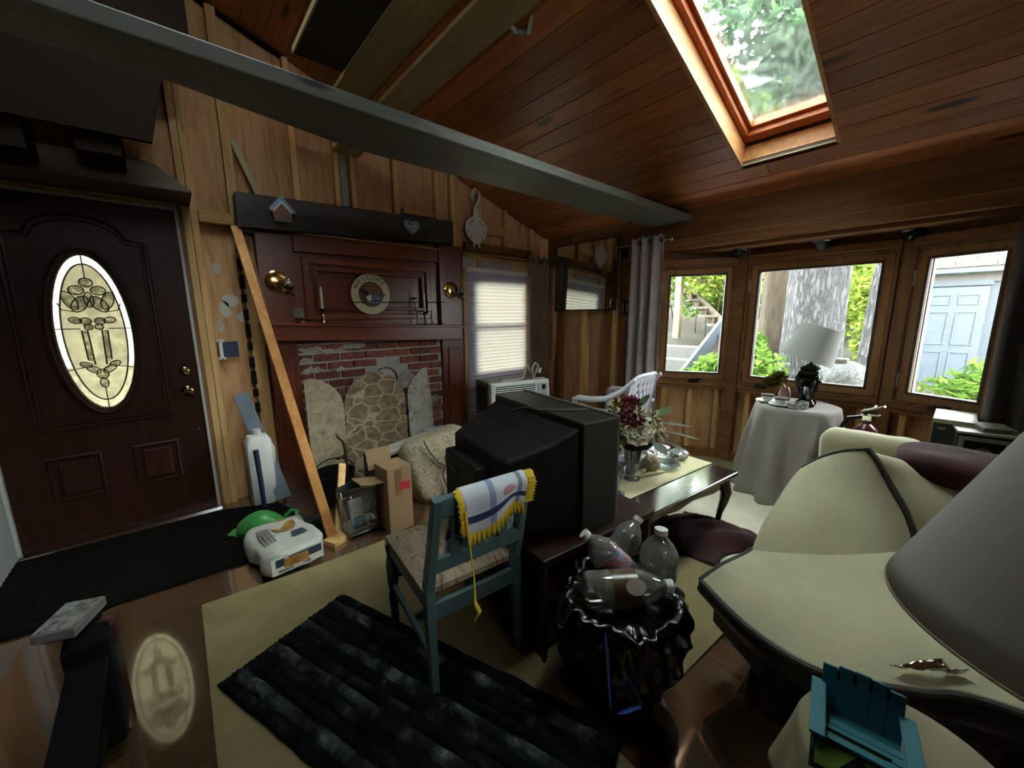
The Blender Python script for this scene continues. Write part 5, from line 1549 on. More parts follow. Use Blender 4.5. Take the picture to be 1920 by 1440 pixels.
def ruffle(path, out, width, nm='ruffle', waves=14):
    """a wavy strip along path, spreading in direction out(i)"""
    n = len(path)
    def f(u, w):
        k = u * (n - 1)
        i = min(int(k), n - 2)
        p = Vector(path[i]).lerp(Vector(path[i + 1]), k - i)
        o = Vector(out)
        s = math.sin(u * waves * 2 * PI) * .008 * w
        return p + o * width * w * (1 + .12 * math.sin(u * waves * 4 * PI)) + Vector((0, s, s * .4))
    return MB().grid(f, waves * 6, 5).build(nm, yel, tw, smooth=True, angle=180, thick=.002)
ruffle([towel(k / 24, 0) for k in range(25)], (0, -.1, -1), .035)
ruffle([towel(1, k / 12 * .5) for k in range(13)], (1, 0, -.05), .036, waves=9)
ruffle([towel(0, k / 12 * .5) for k in range(13)], (-1, -.1, -.2), .022, waves=8)
ruffle([towel(k / 24, 1) for k in range(25)], (0, .1, -1), .035, waves=12)
p = Vector(towel(0, .3))
MB().tube([p, p + Vector((.005, -.01, -.10)), p + Vector((.02, -.01, -.24)), p + Vector((.02, -.012, -.33)), p + Vector((.035, -.012, -.37)), p + Vector((.015, -.012, -.40))], [.010, .006, .005, .010, .014, .003], 8, flat=.5).build('tassel', yel, tw, smooth=True)

# ------------------------------------------------------------------ television on its stand
ts = thing('tv_stand', 'low dark red brown television stand under the old television', 'stand', (.95, .925, 0), rz=R(-6))
redw = wood('red_brown_veneer', '#1f0f0a', '#35190f', 'x', .4, 0, .05)
redl = plain('worn_red_edge', '#5a2c22', .5)
MB().box((.33, .36, .435), (.68, .74, .03)).build('top', redw, ts, bevel=.004)
for x in (.012, .648):
    MB().box((x, .36, .21), (.022, .72, .42)).build('side_panel', redw, ts, bevel=.003)
MB().box((.33, .71, .21), (.62, .012, .40)).build('rear_panel', redw, ts)
MB().box((.33, .36, .05), (.62, .70, .02)).build('bottom_shelf', redw, ts)
MB().box((.33, .36, .24), (.62, .68, .018)).build('middle_shelf', redw, ts)
MB().beam((.002, -.004, .0), (.002, -.004, .42), .012, .012).build('corner_edge', redl, ts)
tv = thing('television', 'large black tube television seen from behind on the red brown stand', 'television', (1.19, .94, .452), rz=R(-8.7))
tvm = plain('tv_plastic', '#080808', .6, mottle=.1, specular=.3)
tvw = plain('tv_cabinet', '#1c1816', .45, mottle=.12)
MB().box((.100, .36, .24), (.20, .72, .478)).build('front_cabinet', tvw, tv, bevel=.006)
MB().box((.198, .36, .25), (.02, .72, .47)).build('bezel', plain('tv_bezel', '#4c4a45', .4), tv, bevel=.004)
MB().box((.210, .36, .26), (.006, .60, .38)).build('screen', plain('tube_glass', '#0a0c0d', .05), tv, bevel=.002)
mb = MB()
A = [(0, .02, .02), (0, .70, .02), (0, .70, .455), (0, .02, .455)]
B = [(-.13, .05, .03), (-.13, .67, .03), (-.13, .67, .40), (-.13, .05, .40)]
C = [(-.31, .10, .04), (-.31, .58, .04), (-.31, .58, .35), (-.31, .10, .35)]
vs = [[mb.bm.verts.new(q) for q in s] for s in (A, B, C)]
for s, q in zip(vs, vs[1:]):
    for k in range(4):
        mb.bm.faces.new((s[k], s[(k + 1) % 4], q[(k + 1) % 4], q[k]))
mb.bm.faces.new(vs[0][::-1])
mb.bm.faces.new(vs[2])
mb.build('rear_housing', tvm, tv, bevel=.012, seg=3)
MB().box((-.30, .40, .15), (.14, .32, .28)).build('neck_cover', tvm, tv, bevel=.012, seg=3)
MB().box((-.375, .45, .22), (.004, .05, .025), (R(20), 0, 0)).build('red_tag', plain('red_tag', '#5a1f22', .5), tv)
MB().tube([(.0, .40, .480), (-.03, .33, .485), (-.02, .28, .484), (.03, .25, .483), (.10, .19, .484), (.17, .16, .484)], .005, 6).build('antenna_lead', plain('grey_lead', '#5c564e', .5), tv, smooth=True)
MB().tube([(-.03, .33, .485), (-.05, .38, .475), (-.08, .42, .455)], .007, 6).build('antenna_lead', plain('grey_lead_b', '#3a3833', .5), tv, smooth=True)

# ------------------------------------------------------------------ coffee table and what stands on it
ct = thing('coffee_table', 'dark glossy wooden coffee table with cabriole legs', 'table', (1.99, 1.15, 0), rz=R(-5.2))
tw2 = wood('table_top', '#170d0a', '#2a1a13', 'x', .13, 0, .03, .03, specular=.6, coat=.6)
MB().box((0, 0, .385), (1.16, .60, .022)).build('tabletop', tw2, ct, bevel=.008, seg=3)
MB().ring([(-.58, -.30), (.58, -.30), (.58, .30), (-.58, .30)], [(-.55, -.27), (.55, -.27), (.55, .27), (-.55, .27)], lambda u, v, d: (u, v, .370 + d), 0, .012).build('top_moulding', tw2, ct, bevel=.004)
for y in (-.25, .25):
    MB().prism([(-.50, .37), (-.50, .30), (-.38, .29), (-.15, .315), (0, .30), (.15, .315), (.38, .29), (.50, .30), (.50, .37)], lambda u, v, d, y=y: (u, y - .008 + d, v), 0, .016).build('apron', tw2, ct, bevel=.002)
for x in (-.50, .50):
    MB().prism([(-.24, .37), (-.24, .30), (0, .285), (.24, .30), (.24, .37)], lambda u, v, d, x=x: (x - .008 + d, u, v), 0, .016).build('apron', tw2, ct, bevel=.002)
for sx in (-1, 1):
    for sy in (-1, 1):
        pr = [(0, 0, .37), (.012, .006, .31), (.030, .014, .26), (.022, .010, .20), (.002, .0, .13), (-.006, -.003, .08), (.006, .003, .045), (.028, .012, .025), (.036, .016, .012)]
        MB().tube([(sx * (.50 + q[0]), sy * (.245 + q[1]), q[2]) for q in pr], [.034, .036, .034, .026, .018, .016, .018, .024, .016], 12).build('leg', tw2, ct, smooth=True)
ru = thing('table_runner', 'cream cloth runner laid along the coffee table', 'cloth', (1.99, 1.15, 0), rz=R(-5.2))
rum = plain('runner_cloth', '#b9b28c', .9, mottle=.06, bump=.2, bscale=120)
def runner(u, w):
    s = -.66 + u * 1.42
    y = -.135 + w * .30
    e = .584
    z = .3995 + .002 * noise.noise((s * 8, y * 8, 3))
    x = s
    if s > e:
        x = e + .006 + .01 * math.sin(w * 9)
        z = .3985 - (s - e)
    if s < -e:
        x = -e - .006
        z = .3985 + (s + e)
    return (x, y, z)
MB().grid(runner, 72, 12).build('cloth', rum, ru, smooth=True, angle=60, thick=.002)
ZT2 = .401
va = thing('glass_vase', 'clear fluted glass vase holding mixed flowers on the runner', 'vase', (1.945, 1.175, ZT2))
MB().lathe([(.045, 0), (.048, .006), (.02, .014), (.016, .035), (.03, .055), (.042, .12), (.055, .20), (.072, .245), (.069, .245), (.052, .20), (.039, .12), (.026, .06), (0, .055)], 32, lobes=(8, .06)).build('vase_body', M['crystal'], va, smooth=True)
fl = thing('flower_bouquet', 'bouquet of white roses red dahlias and green leaves in the glass vase', 'flowers', (1.95, 1.165, ZT2 + .265))
fl.scale = (1.3, 1.3, 1.25)
stemm = plain('stem_green', '#2a3524', .6)
lf2 = plain('leaf_green', '#3f5230', .6, mottle=.25)
lf3 = plain('leaf_dusty', '#3a4438', .7, mottle=.2)
for i in range(9):
    a = i * .7
    MB().tube([(.012 * math.cos(a), .012 * math.sin(a), -.17), (.02 * math.cos(a), .02 * math.sin(a), -.02), (.07 * math.cos(a), .07 * math.sin(a), .09)], .0035, 5).build('stem', stemm, fl)
MB().lathe([(.0, -.06), (.05, -.055), (.085, -.02), (.07, .015), (0, .03)], 18).jitter(.02, 12).build('dark_foam_leaves', plain('dark_foliage', '#1d231c', .8), fl, smooth=True)
def bloom(c, r, n, col, nm, layers=4, open_=1.0, pointy=False, axis=None):
    mb = MB()
    rg2 = random.Random(int(abs(c[0]) * 1000 + abs(c[1]) * 777 + c[2] * 91))
    ax = Vector(axis if axis else (-.55, -.35, .7)).normalized()
    Q = ax.to_track_quat('Z', 'Y').to_matrix()
    P0 = Vector(c)
    for l in range(layers):
        k = n
        for i in range(k):
            a = 2 * PI * (i + .5 * (l % 2)) / k + rg2.uniform(-.15, .15)
            tilt = (.30 + .95 * (l / max(1, layers - 1))) * open_
            Lr = r * (.60 + .45 * l / layers) * rg2.uniform(.9, 1.1)
            d = Vector((math.cos(a) * math.sin(tilt), math.sin(a) * math.sin(tilt), math.cos(tilt)))
            s_ = Vector((-math.sin(a), math.cos(a), 0))
            nrm = d.cross(s_)
            wd = r * (.20 if pointy else .46)
            cup = -r * .16
            pts = [d * Lr * .1 - s_ * wd * .3, d * Lr * .1 + s_ * wd * .3, d * Lr * .6 + s_ * wd + nrm * cup, d * Lr * .92 + s_ * wd * .6 + nrm * cup, d * Lr * (1.12 if pointy else 1.0), d * Lr * .92 - s_ * wd * .6 + nrm * cup, d * Lr * .6 - s_ * wd + nrm * cup]
            mid = mb.bm.verts.new(P0 + Q @ (d * Lr * .55 - nrm * cup * .6))
            vv = [mb.bm.verts.new(P0 + Q @ q) for q in pts]
            for j in range(7):
                mb.bm.faces.new((vv[j], vv[(j + 1) % 7], mid))
    return mb.build(nm, col, fl, smooth=True, angle=180)
wr_ = plain('white_petals', '#b8b196', .8, mottle=.12)
yr = plain('cream_petals', '#b3a36c', .8, mottle=.15)
rr_ = plain('red_petals', '#6d2a2c', .8, mottle=.2)
def bq(a, b2, z):
    return (a * .52 - b2 * .85, -a * .85 - b2 * .52, z)
bloom(bq(.005, .07, .035), .072, 8, wr_, 'white_rose', 6)
bloom(bq(-.075, .06, -.005), .05, 7, yr, 'white_rose', 4)
bloom(bq(-.035, .03, .150), .058, 14, rr_, 'red_dahlia', 4, 1.1, True)
bloom(bq(-.020, .06, .105), .060, 14, rr_, 'red_dahlia', 4, 1.1, True)
for c, m_ in (((-.085, .05, .150), yr), ((-.10, .05, .105), yr), ((-.075, .075, .06), yr), ((-.10, .06, .02), yr), ((.085, .05, .055), wr_), ((.065, .03, .105), wr_), ((.10, .03, .025), wr_), ((.0, .07, .125), wr_)):
    bloom(bq(*c), .048, 6, m_, 'lily', 2, 1.0, True, (c[0] * 6 * .52 - .5, -c[0] * 6 * .85 - .3, .5))
def leafp(p, d, L, w, m):
    p, d = Vector(p), Vector(d).normalized()
    s = d.cross(Vector((0, 0, 1))).normalized()
    up_ = s.cross(d)
    mb = MB()
    cs = [(0, 0), (.3, .8), (.55, 1), (.8, .7), (1, 0)]
    L1 = [mb.bm.verts.new(p + d * L * a + s * w * b2 - up_ * L * .15 * a * a) for a, b2 in cs]
    C1 = [mb.bm.verts.new(p + d * L * a - up_ * (L * .15 * a * a + w * .15)) for a, b2 in cs[1:-1]]
    L2 = [mb.bm.verts.new(p + d * L * a - s * w * b2 - up_ * L * .15 * a * a) for a, b2 in cs[1:-1]]
    mb.bm.faces.new((L1[0], L1[1], C1[0]))
    mb.bm.faces.new((L1[0], C1[0], L2[0]))
    for k in range(2):
        mb.bm.faces.new((L1[k + 1], L1[k + 2], C1[k + 1], C1[k]))
        mb.bm.faces.new((L2[k + 1], L2[k], C1[k], C1[k + 1]))
    mb.bm.faces.new((L1[3], L1[4], C1[2]))
    mb.bm.faces.new((L2[2], C1[2], L1[4]))
    return mb.build('leaf', m, fl, smooth=True)
for p, d, L, w, m in (((.06, -.03, .10), (.5, -.7, .5), .10, .032, lf2), ((.07, -.06, .06), (.6, -.9, .1), .15, .022, lf3), ((.08, -.08, .02), (.8, -.9, -.05), .17, .024, lf3), ((.03, .02, .12), (.4, -.3, .8), .09, .034, lf2), ((-.06, .05, .05), (-.6, .6, .2), .10, .025, lf2), ((.09, -.03, .08), (.9, -.5, .5), .10, .03, lf2), ((.05, -.10, .0), (.4, -.9, -.3), .10, .028, lf3), ((-.03, -.1, .01), (-.3, -.9, -.3), .09, .028, lf3)):
    leafp(p, d, L, w, m)
t = thing('lace_cloth', 'grey lace bow and gauze behind the vase on the runner', 'cloth', (2.07, 1.26, ZT2))
pillow(0, 0, .045, .26, .14, .09, .6, 26, 15, .045, 12).build('gauze', plain('lilac_gauze', '#8d8690', .9, mottle=.15), t, smooth=True)
t = thing('flower_ball', 'round cream dried flower head standing on the runner', 'ornament', (2.11, 1.145, ZT2))
MB().lathe([(.030, 0), (.028, .012), (.02, .03), (0, .03)], 14).build('base', plain('moss_brown', '#6a5a40', .9), t, smooth=True)
mb = MB().ball((0, 0, .062), .050, 4)
for v_ in mb.bm.verts:
    d = (v_.co - Vector((0, 0, .062))).normalized()
    v_.co += d * .014 * noise.noise(d * 9) + d * .006 * noise.noise(d * 25)
mb.build('flower_head', plain('dried_cream', '#a89c7c', .95, mottle=.12), t, smooth=True, angle=180)
def dish(name, label, x, y, prof, lob, m='crystal', cat='dish'):
    t = thing(name, label, cat, (x, y, ZT2))
    MB().lathe(prof, 36, lobes=lob).build('bowl', M[m], t, smooth=True)
    return t
dish('glass_dish', 'large scalloped pressed glass dish on the runner behind the dried flower', 2.36, 1.20, [(.045, 0), (.05, .006), (.085, .02), (.105, .05), (.10, .052), (.08, .024), (.04, .01), (0, .01)], (12, .07))
dish('glass_dish', 'flat clear glass plate on the runner next to the dried flower', 2.26, 1.13, [(.04, 0), (.075, .01), (.09, .022), (.088, .025), (.07, .013), (0, .006)], (16, .03))
t = dish('glass_bowl', 'small lidded glass bowl at the far end of the runner', 2.46, 1.14, [(.035, 0), (.05, .01), (.058, .035), (.06, .05), (.0, .052)], (10, .03), cat='bowl')
MB().lathe([(.06, .05), (.045, .062), (.02, .07), (.016, .082), (0, .084)], 24).build('lid', M['crystal'], t, smooth=True)
t = thing('pearl_garland', 'small cluster of silver grey beads behind the vase foot', 'ornament', (2.10, 1.235, ZT2))
rg = random.Random(2)
for k in range(16):
    MB().ball((rg.uniform(-.04, .04), rg.uniform(-.025, .025), .012 + .012 * (k % 3)), .010, 1).build('bead', plain('bead_grey', '#8a8488', .35) if k == 0 else bpy.data.materials['bead_grey'], t, smooth=True)
tag(MB().tube([(1.98, 1.15, ZT2 + .012), (2.06, 1.13, ZT2 + .014), (2.14, 1.10, ZT2 + .010), (2.17, 1.09, ZT2 + .008)], [.006, .014, .013, .003], 10).build('tapered_candle', plain('ivory_wax', '#a59a78', .6), smooth=True), 'ivory tapered candle lying on the runner', 'candle')
t = thing('glass_goblet', 'clear stemmed goblet at the near end of the runner', 'glass', (1.72, 1.12, ZT2))
MB().lathe([(.04, 0), (.038, .004), (.006, .01), (.005, .07), (.02, .085), (.034, .12), (.036, .17), (.034, .17), (.032, .12), (.018, .09), (0, .086)], 28).build('goblet', M['crystal'], t, smooth=True)
tag(pillow(2.545, 1.33, ZT2 + .006, .18, .12, .012, .6, 20, 9, .01, 6).build('paper_napkin', plain('napkin_white', '#b9b6bc', .9), smooth=True), 'white paper napkin at the far corner of the coffee table', 'napkin')
burg = blotch('burgundy_velvet', [(.3, '#1d080b'), (.6, '#381013'), (.8, '#4a191c')], 5, .85, 5, .6, .3)
cl = MB().grid(lambda u, w: (2.06 + u * .52 - .05 * w, .70 + w * .52 - .10 * u + .04 * math.sin(u * 6), .012 + max(0, .10 * math.sin(PI * u) ** .7 * math.sin(PI * w) ** .7 + .02 * noise.noise((u * 5, w * 7, 1)) + .008 * math.sin(w * 22 + u * 8))), 40, 40)
tag(cl.build('burgundy_throw', burg, smooth=True, angle=180, thick=.004), 'burgundy throw crumpled on the floor under the coffee table', 'blanket')

# ------------------------------------------------------------------ trash bag full of bottles
bagbl = plain('black_bag_film', '#030303', .25, mottle=.2, specular=.8)
tb = thing('trash_bag', 'black trash bag with a blue drawstring full of plastic bottles', 'bag', (1.10, .68, 0))
def sack(u, w):
    a = 2 * PI * u
    if w < .55:
        s = w / .55
        rr = .11 + .12 * math.sin(min(1, s * 1.3) * PI / 2) ** .7
        z = .012 + .33 * s
    elif w < .72:
        s = (w - .55) / .17
        rr = .23 + .012 * math.sin(s * PI) - .03 * s
        z = .342 + .055 * s
    else:
        s = (w - .72) / .28
        rr = .20 * (1 - s) + .002
        z = .397 - .045 * math.sin(min(1, s * 1.6) * PI / 2)
    q = Vector((math.cos(a) * 2.2, math.sin(a) * 2.2, z * 6))
    k = min(1, rr / .12)
    rr += k * (.028 * noise.noise(q) + .016 * noise.noise(q * 3) + .007 * math.sin(a * 23 + z * 30))
    z += .03 * noise.noise((math.cos(a) * 3 * rr * 5, math.sin(a) * 3 * rr * 5, 5)) if w > .5 else 0
    return (math.cos(a) * rr, math.sin(a) * rr * .95, max(z, .012))
MB().grid(sack, 120, 56, True).build('sack', bagbl, tb, smooth=True, angle=180)
MB().grid(lambda u, w: (-.12 + .10 * u, .14 + .04 * u, .37 + .10 * w * math.sin(PI * u) + .02 * noise.noise((u * 8, w * 8, 3))), 14, 8).build('film_flap', bagbl, tb, smooth=True, angle=30)
blu = plain('blue_drawstring', '#2a5ca6', .4)
def bagfront(a, z, q):
    return (-.85 * q + .53 * a, -.53 * q - .85 * a, z)
MB().tube([bagfront(*q) for q in ((-.045, .375, .20), (-.035, .34, .232), (-.02, .20, .262), (-.015, .165, .262), (.03, .185, .262), (.07, .215, .258), (.06, .24, .26), (.005, .33, .238), (-.02, .375, .205))], .011, 6, flat=.3).build('drawstring', blu, tb, smooth=True)
def bottle(p, axis, label, rs, ls_, lab=None, body='smoke', capm=None):
    q = Vector(axis).normalized().to_track_quat('Z', 'Y')
    t = thing('plastic_bottle', label, 'bottle', p, rot=q.to_euler())
    MB().lathe([(.0, .004), (.6 * rs, .0), (.93 * rs, .02 * ls_), (rs, .08 * ls_), (.98 * rs, .33 * ls_), (.93 * rs, .46 * ls_), (rs, .58 * ls_), (.93 * rs, .70 * ls_), (.66 * rs, .82 * ls_), (.27, .92 * ls_) if False else (.30 * rs, .92 * ls_), (.27 * rs, ls_), (0, ls_)], 28).build('bottle_body', M[body], t, smooth=True)
    MB().lathe([(.34 * rs, .95 * ls_), (.34 * rs, 1.03 * ls_), (0, 1.03 * ls_)], 20).build('cap', capm or M['white'], t, smooth=True)
    if lab:
        MB().lathe([(1.012 * rs, .30 * ls_), (1.012 * rs, .60 * ls_)], 28).build('wrap_label', lab, t, smooth=True)
    return t
amber = blotch('brown_label', [(.35, '#4a3826'), (.55, '#6d5640'), (.7, '#9a8470')], 14, .3, 5, 1, 0, specular=.6)
redblue = blotch('red_blue_label', [(.35, '#2c3c66'), (.48, '#8a90a0'), (.58, '#a02838'), (.72, '#c0c0c8')], 24, .4, 4, 1.5, 0)
M['smoke'] = smoky('smoky_plastic', (.66, .66, .64, 1))
b1 = bottle((.965, .745, .42), (.757, -.62, .03), 'large clear bottle with a brown label lying at the front of the trash bag', .062, .30, amber)
st_ = MB().prism(ellipse(0, 0, .026, .034, 20), lambda u, v, d: (u, v, d), 0, .0015).build('oval_sticker', plain('pink_sticker', '#b09c92', .6), b1)
st_.rotation_mode = 'QUATERNION'
qi = b1.rotation_euler.to_quaternion().inverted()
nw = qi @ Vector((-.45, -.62, .64)).normalized()
nw = (nw - Vector((0, 0, nw.z))).normalized()
st_.rotation_quaternion = nw.to_track_quat('Z', 'Y')
st_.location = nw * .0635 + Vector((0, 0, .165))
bottle((1.22, .70, .34), (-.35, .45, .55), 'clear bottle with a red and blue wrapper leaning in the trash bag', .060, .27, redblue)
bottle((1.19, .80, .38), (.55, -.15, .65), 'clear bottle with a white cap in the middle of the trash bag', .055, .22)
bottle((1.245, .63, .33), (.10, .02, 1), 'big clear jug bottle standing upright at the bag edge by the loveseat', .070, .245)
# ------------------------------------------------------------------ round table by the bow window
RTx, RTy, RTz = 3.42, .735, .70
rt = thing('round_table', 'round side table hidden under a grey floor length cloth', 'table', (RTx, RTy, 0))
MB().lathe([(0, .672), (.25, .672), (.25, .694), (0, .694)], 40).build('tabletop', M['studdark'], rt)
MB().lathe([(.03, .02), (.03, .68)], 12).build('pedestal', M['studdark'], rt)
MB().lathe([(.0, .012), (.18, .012), (.17, .02), (0, .03)], 20).build('foot', M['studdark'], rt)
clm = plain('taupe_cloth', '#8c8580', .9, mottle=.05, bump=.2, bscale=250)
tcl = MB()
def tcloth(u, w):
    a = 2 * PI * u
    if w < .25:
        return (RTx + math.cos(a) * .255 * w / .25, RTy + math.sin(a) * .255 * w / .25, .6975)
    s = (w - .25) / .75
    fold = math.sin(a * 11 + .6 * math.sin(a * 3)) * (.010 + .034 * s) * min(1, s * 3)
    rr = .255 + .10 * s ** .8 + fold
    return (RTx + math.cos(a) * rr, RTy + math.sin(a) * rr, .6975 - min(s * 4, 1) * .012 - s * .675)
tcl.grid(tcloth, 160, 40, True)
tag(tcl.build('tablecloth', clm, smooth=True, angle=70, thick=.002), 'grey taupe tablecloth falling in folds to the floor', 'tablecloth')
lp = thing('table_lamp', 'table lamp with dark green ceramic base and tilted white shade', 'lamp', (3.40, .68, .70))
lg = plain('dark_green_glaze', '#0d1a16', .12, mottle=.1, coat=.8)
MB().lathe([(.055, 0), (.056, .03), (.042, .045), (.04, .06), (.062, .14), (.073, .19), (.073, .22), (.062, .25), (.05, .262), (.058, .268), (.052, .28), (.02, .30), (.012, .305), (0, .305)], 32, sq=6).build('base', lg, lp, smooth=True, angle=50)
MB().lathe([(.012, .30), (.008, .32), (.02, .33), (.022, .35), (.012, .37), (.006, .38), (.006, .56), (0, .56)], 14).build('socket', M['black'], lp, smooth=True)
Ms = Euler((R(17), R(9), 0)).to_matrix()
shm2 = translucent('shade_linen', '#d6d6d2', .42)
MB().lathe([(.165, 0), (.120, .235)], 48, (-.02, .03, .335), M=Ms).build('shade', shm2, lp, smooth=True, thick=.003)
o = lp.children[-1]
for md in (0,):
    me = o.data
    bmm = bmesh.new()
    bmm.from_mesh(me)
    bmesh.ops.delete(bmm, geom=[f for f in bmm.faces if len(f.verts) > 4], context='FACES_ONLY')
    bmm.to_mesh(me)
    bmm.free()
MB().tube([(-.02 + .164 * math.cos(q * PI / 24), .03 + .164 * math.sin(q * PI / 24), .335) if False else tuple(Vector((-.02, .03, .335)) + Ms @ Vector((.165 * math.cos(q * PI / 24), .165 * math.sin(q * PI / 24), 0))) for q in range(48)], .003, 5, True).build('shade_rim', shm2, lp)
MB().tube([tuple(Vector((-.02, .03, .335)) + Ms @ Vector((-.118, 0, .225))), tuple(Vector((-.02, .03, .335)) + Ms @ Vector((.118, 0, .225)))], .003, 5).build('spider', M['brass'], lp)
MB().tube([(.05, .02, .01), (.12, .05, .003), (.19, .02, .003), (.235, -.05, .002)], .004, 6).build('cord', M['white'], lp, smooth=True)
def teacup(x, y, label, r):
    t = thing('teacup', label, 'cup', (x, y, .70))
    MB().lathe([(.025, 0), (.06, .006), (.075, .014), (.073, .017), (.05, .010), (0, .008)], 28).build('saucer', M['white'], t, smooth=True)
    MB().lathe([(.022, .010), (.034, .03), (.042, .060), (.0395, .060), (.03, .03), (0, .014)], 28).build('cup', M['white'], t, smooth=True)
    MB().lathe([(.0418, .048), (.0428, .058)], 28).build('dark_band', plain('band_' + label[:4], '#3f3a3c', .3), t, smooth=True)
    MB().tube([(.038, 0, .05), (.062, 0, .048), (.06, 0, .025), (.034, 0, .022)], .004, 6).build('handle', M['white'], t, smooth=True)
teacup(3.335, .905, 'white teacup with a dark rim on a saucer at the table edge', 1)
teacup(3.265, .80, 'second white teacup in front nearer the crystal dish', 1)
t = thing('crystal_dish', 'small cut crystal dish beside the lamp foot', 'dish', (3.235, .715, .70))
MB().lathe([(.03, 0), (.034, .01), (.055, .04), (.052, .042), (.03, .012), (0, .01)], 24, lobes=(8, .1)).build('dish', M['crystal'], t, smooth=True)
MB().lathe([(.022, .0), (.03, .012), (.03, .05), (.026, .055), (0, .06)], 18, (.03, -.05, 0), lobes=(6, .08)).build('lid', M['crystal'], t, smooth=True)
t = thing('dried_flowers', 'olive yellow dried flower bunch in a pink vase behind the lamp', 'flowers', (3.40, .815, .70))
MB().lathe([(.03, 0), (.036, .02), (.04, .06), (.03, .10), (.022, .12), (.02, .12), (0, .05)], 20).build('vase', plain('pink_ceramic', '#9a7a74', .35), t, smooth=True)
leafobj('flower_heads', 420, [((.0, .05, .18), (.06, .06, .05)), ((.0, .09, .15), (.04, .05, .045))], .020, 77, leafmat('dried_yellow', '#5a5024', '#7d7034', .2), t)
MB().tube([(0, 0, .10), (0, .03, .15)], .012, 6).build('stems', M['stud'], t)
# ------------------------------------------------------------------ plastic chair and air conditioner
pc = thing('plastic_chair', 'white moulded plastic garden armchair by the grey curtain', 'chair', (2.86, 1.93, 0), rz=R(4))
pw = plain('white_plastic', '#c9c9d2', .35, mottle=.03)
mb = MB()
def backf(u, w):
    x = (-.235 + .47 * u) * (1 - .08 * w)
    return (x, -.21 - .10 * w + .05 * (2 * u - 1) ** 2, .42 + .46 * w - .05 * w * (2 * u - 1) ** 4)
mb.grid(backf, 24, 16)
doomed = []
mb.bm.faces.ensure_lookup_table()
for i, f in enumerate(mb.bm.faces):
    r_, c_ = divmod(i, 23)
    if 3 <= r_ <= 12 and 3 <= c_ <= 19 and (c_ - 3 + r_ // 2) % 3 == 1 and r_ % 4 != 3:
        doomed.append(f)
bmesh.ops.delete(mb.bm, geom=doomed, context='FACES')
mb.build('backrest', pw, pc, smooth=True, angle=180, thick=.010)
MB().tube([backf(0, k / 8) for k in range(9)] + [backf(k / 10, 1) for k in range(1, 10)] + [backf(1, 1 - k / 8) for k in range(9)], .016, 8).build('back_rim', pw, pc, smooth=True)
MB().grid(lambda u, w: ((-.22 + .44 * u), -.21 + .44 * w, .41 + .02 * (2 * u - 1) ** 2 - .02 * math.sin(PI * w)), 12, 12).build('seat', pw, pc, smooth=True, thick=.010)
for sx in (-1, 1):
    MB().tube([(sx * .225, -.30, .86), (sx * .255, -.20, .76), (sx * .275, -.08, .685), (sx * .28, .06, .66), (sx * .28, .20, .655), (sx * .275, .24, .63)], [.02, .026, .030, .032, .032, .028], 10, flat=.5).build('arm', pw, pc, smooth=True)
    MB().tube([(sx * .235, -.245, .62), (sx * .26, -.12, .58), (sx * .275, .05, .575), (sx * .28, .18, .60)], [.018, .02, .02, .018], 8, flat=.5).build('arm_brace', pw, pc, smooth=True)
    MB().tube([(sx * .278, .225, .65), (sx * .275, .235, .40), (sx * .29, .25, .012)], [.028, .026, .022], 8).build('leg', pw, pc, smooth=True)
    MB().tube([(sx * .225, -.21, .45), (sx * .24, -.25, .22), (sx * .26, -.29, .012)], [.028, .024, .020], 8).build('leg', pw, pc, smooth=True)

ac = thing('air_conditioner', 'white window air conditioner sitting on a stool by the blind', 'air conditioner', (2.33, 2.64, .42), rz=R(-13))
acs = plain('ac_casing', '#6a6058', .6, mottle=.1)
MB().box((0, .14, .17), (.56, .34, .34)).build('casing', acs, ac, bevel=.008)
MB().box((0, -.06, .175), (.60, .07, .355)).build('front_panel', M['white'], ac, bevel=.012)
MB().box((-.02, -.098, .335), (.52, .008, .02)).build('outlet_louvre', M['white'], ac, bevel=.003)
for i in range(7):
    MB().box((-.05, -.100, .310 - i * .018), (.40, .010, .009)).build('louvre_slat', M['white'], ac, bevel=.002)
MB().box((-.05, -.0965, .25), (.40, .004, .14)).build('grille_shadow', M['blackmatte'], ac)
MB().box((.225, -.098, .22), (.11, .008, .20)).build('control_panel', plain('panel_grey', '#a8acb0', .4), ac, bevel=.003)
MB().box((.235, -.103, .285), (.035, .004, .045)).build('display', M['black'], ac)
MB().lathe([(.018, 0), (.016, .014), (0, .015)], 16, (.20, -.10, .15), M=Matrix(((1, 0, 0), (0, 0, -1), (0, 1, 0)))).build('dial', M['white'], ac, smooth=True)
for i in range(5):
    MB().box((-.282, .06 + i * .045, .18), (.004, .018, .24)).build('side_vent', M['blackmatte'], ac)
MB().tube([(-.12, .05, .345), (.05, .02, .35), (.08, .0, .37), (.09, .0, .45), (.13, .01, .485), (.15, .02, .44), (.19, .01, .36), (.17, .0, .45), (.21, .01, .50), (.25, .02, .47), (.22, .02, .40), (.20, .02, .35), (.30, .0, .35), (.34, -.02, .25), (.345, -.03, .10)], .008, 8).build('power_cord', M['white'], ac, smooth=True)
MB().box((.255, .01, .425), (.03, .03, .05), (0, .4, 0)).build('plug', M['white'], ac, bevel=.004)
stl = thing('wooden_stool', 'plain wooden stool under the air conditioner', 'stool', (2.35, 2.74, 0), rz=R(-13))
MB().box((0, 0, .405), (.50, .36, .028)).build('seat', M['studdark'], stl, bevel=.004)
for sx in (-.21, .21):
    for sy in (-.14, .14):
        MB().box((sx, sy, .196), (.035, .035, .392)).build('leg', M['studdark'], stl, bevel=.003)

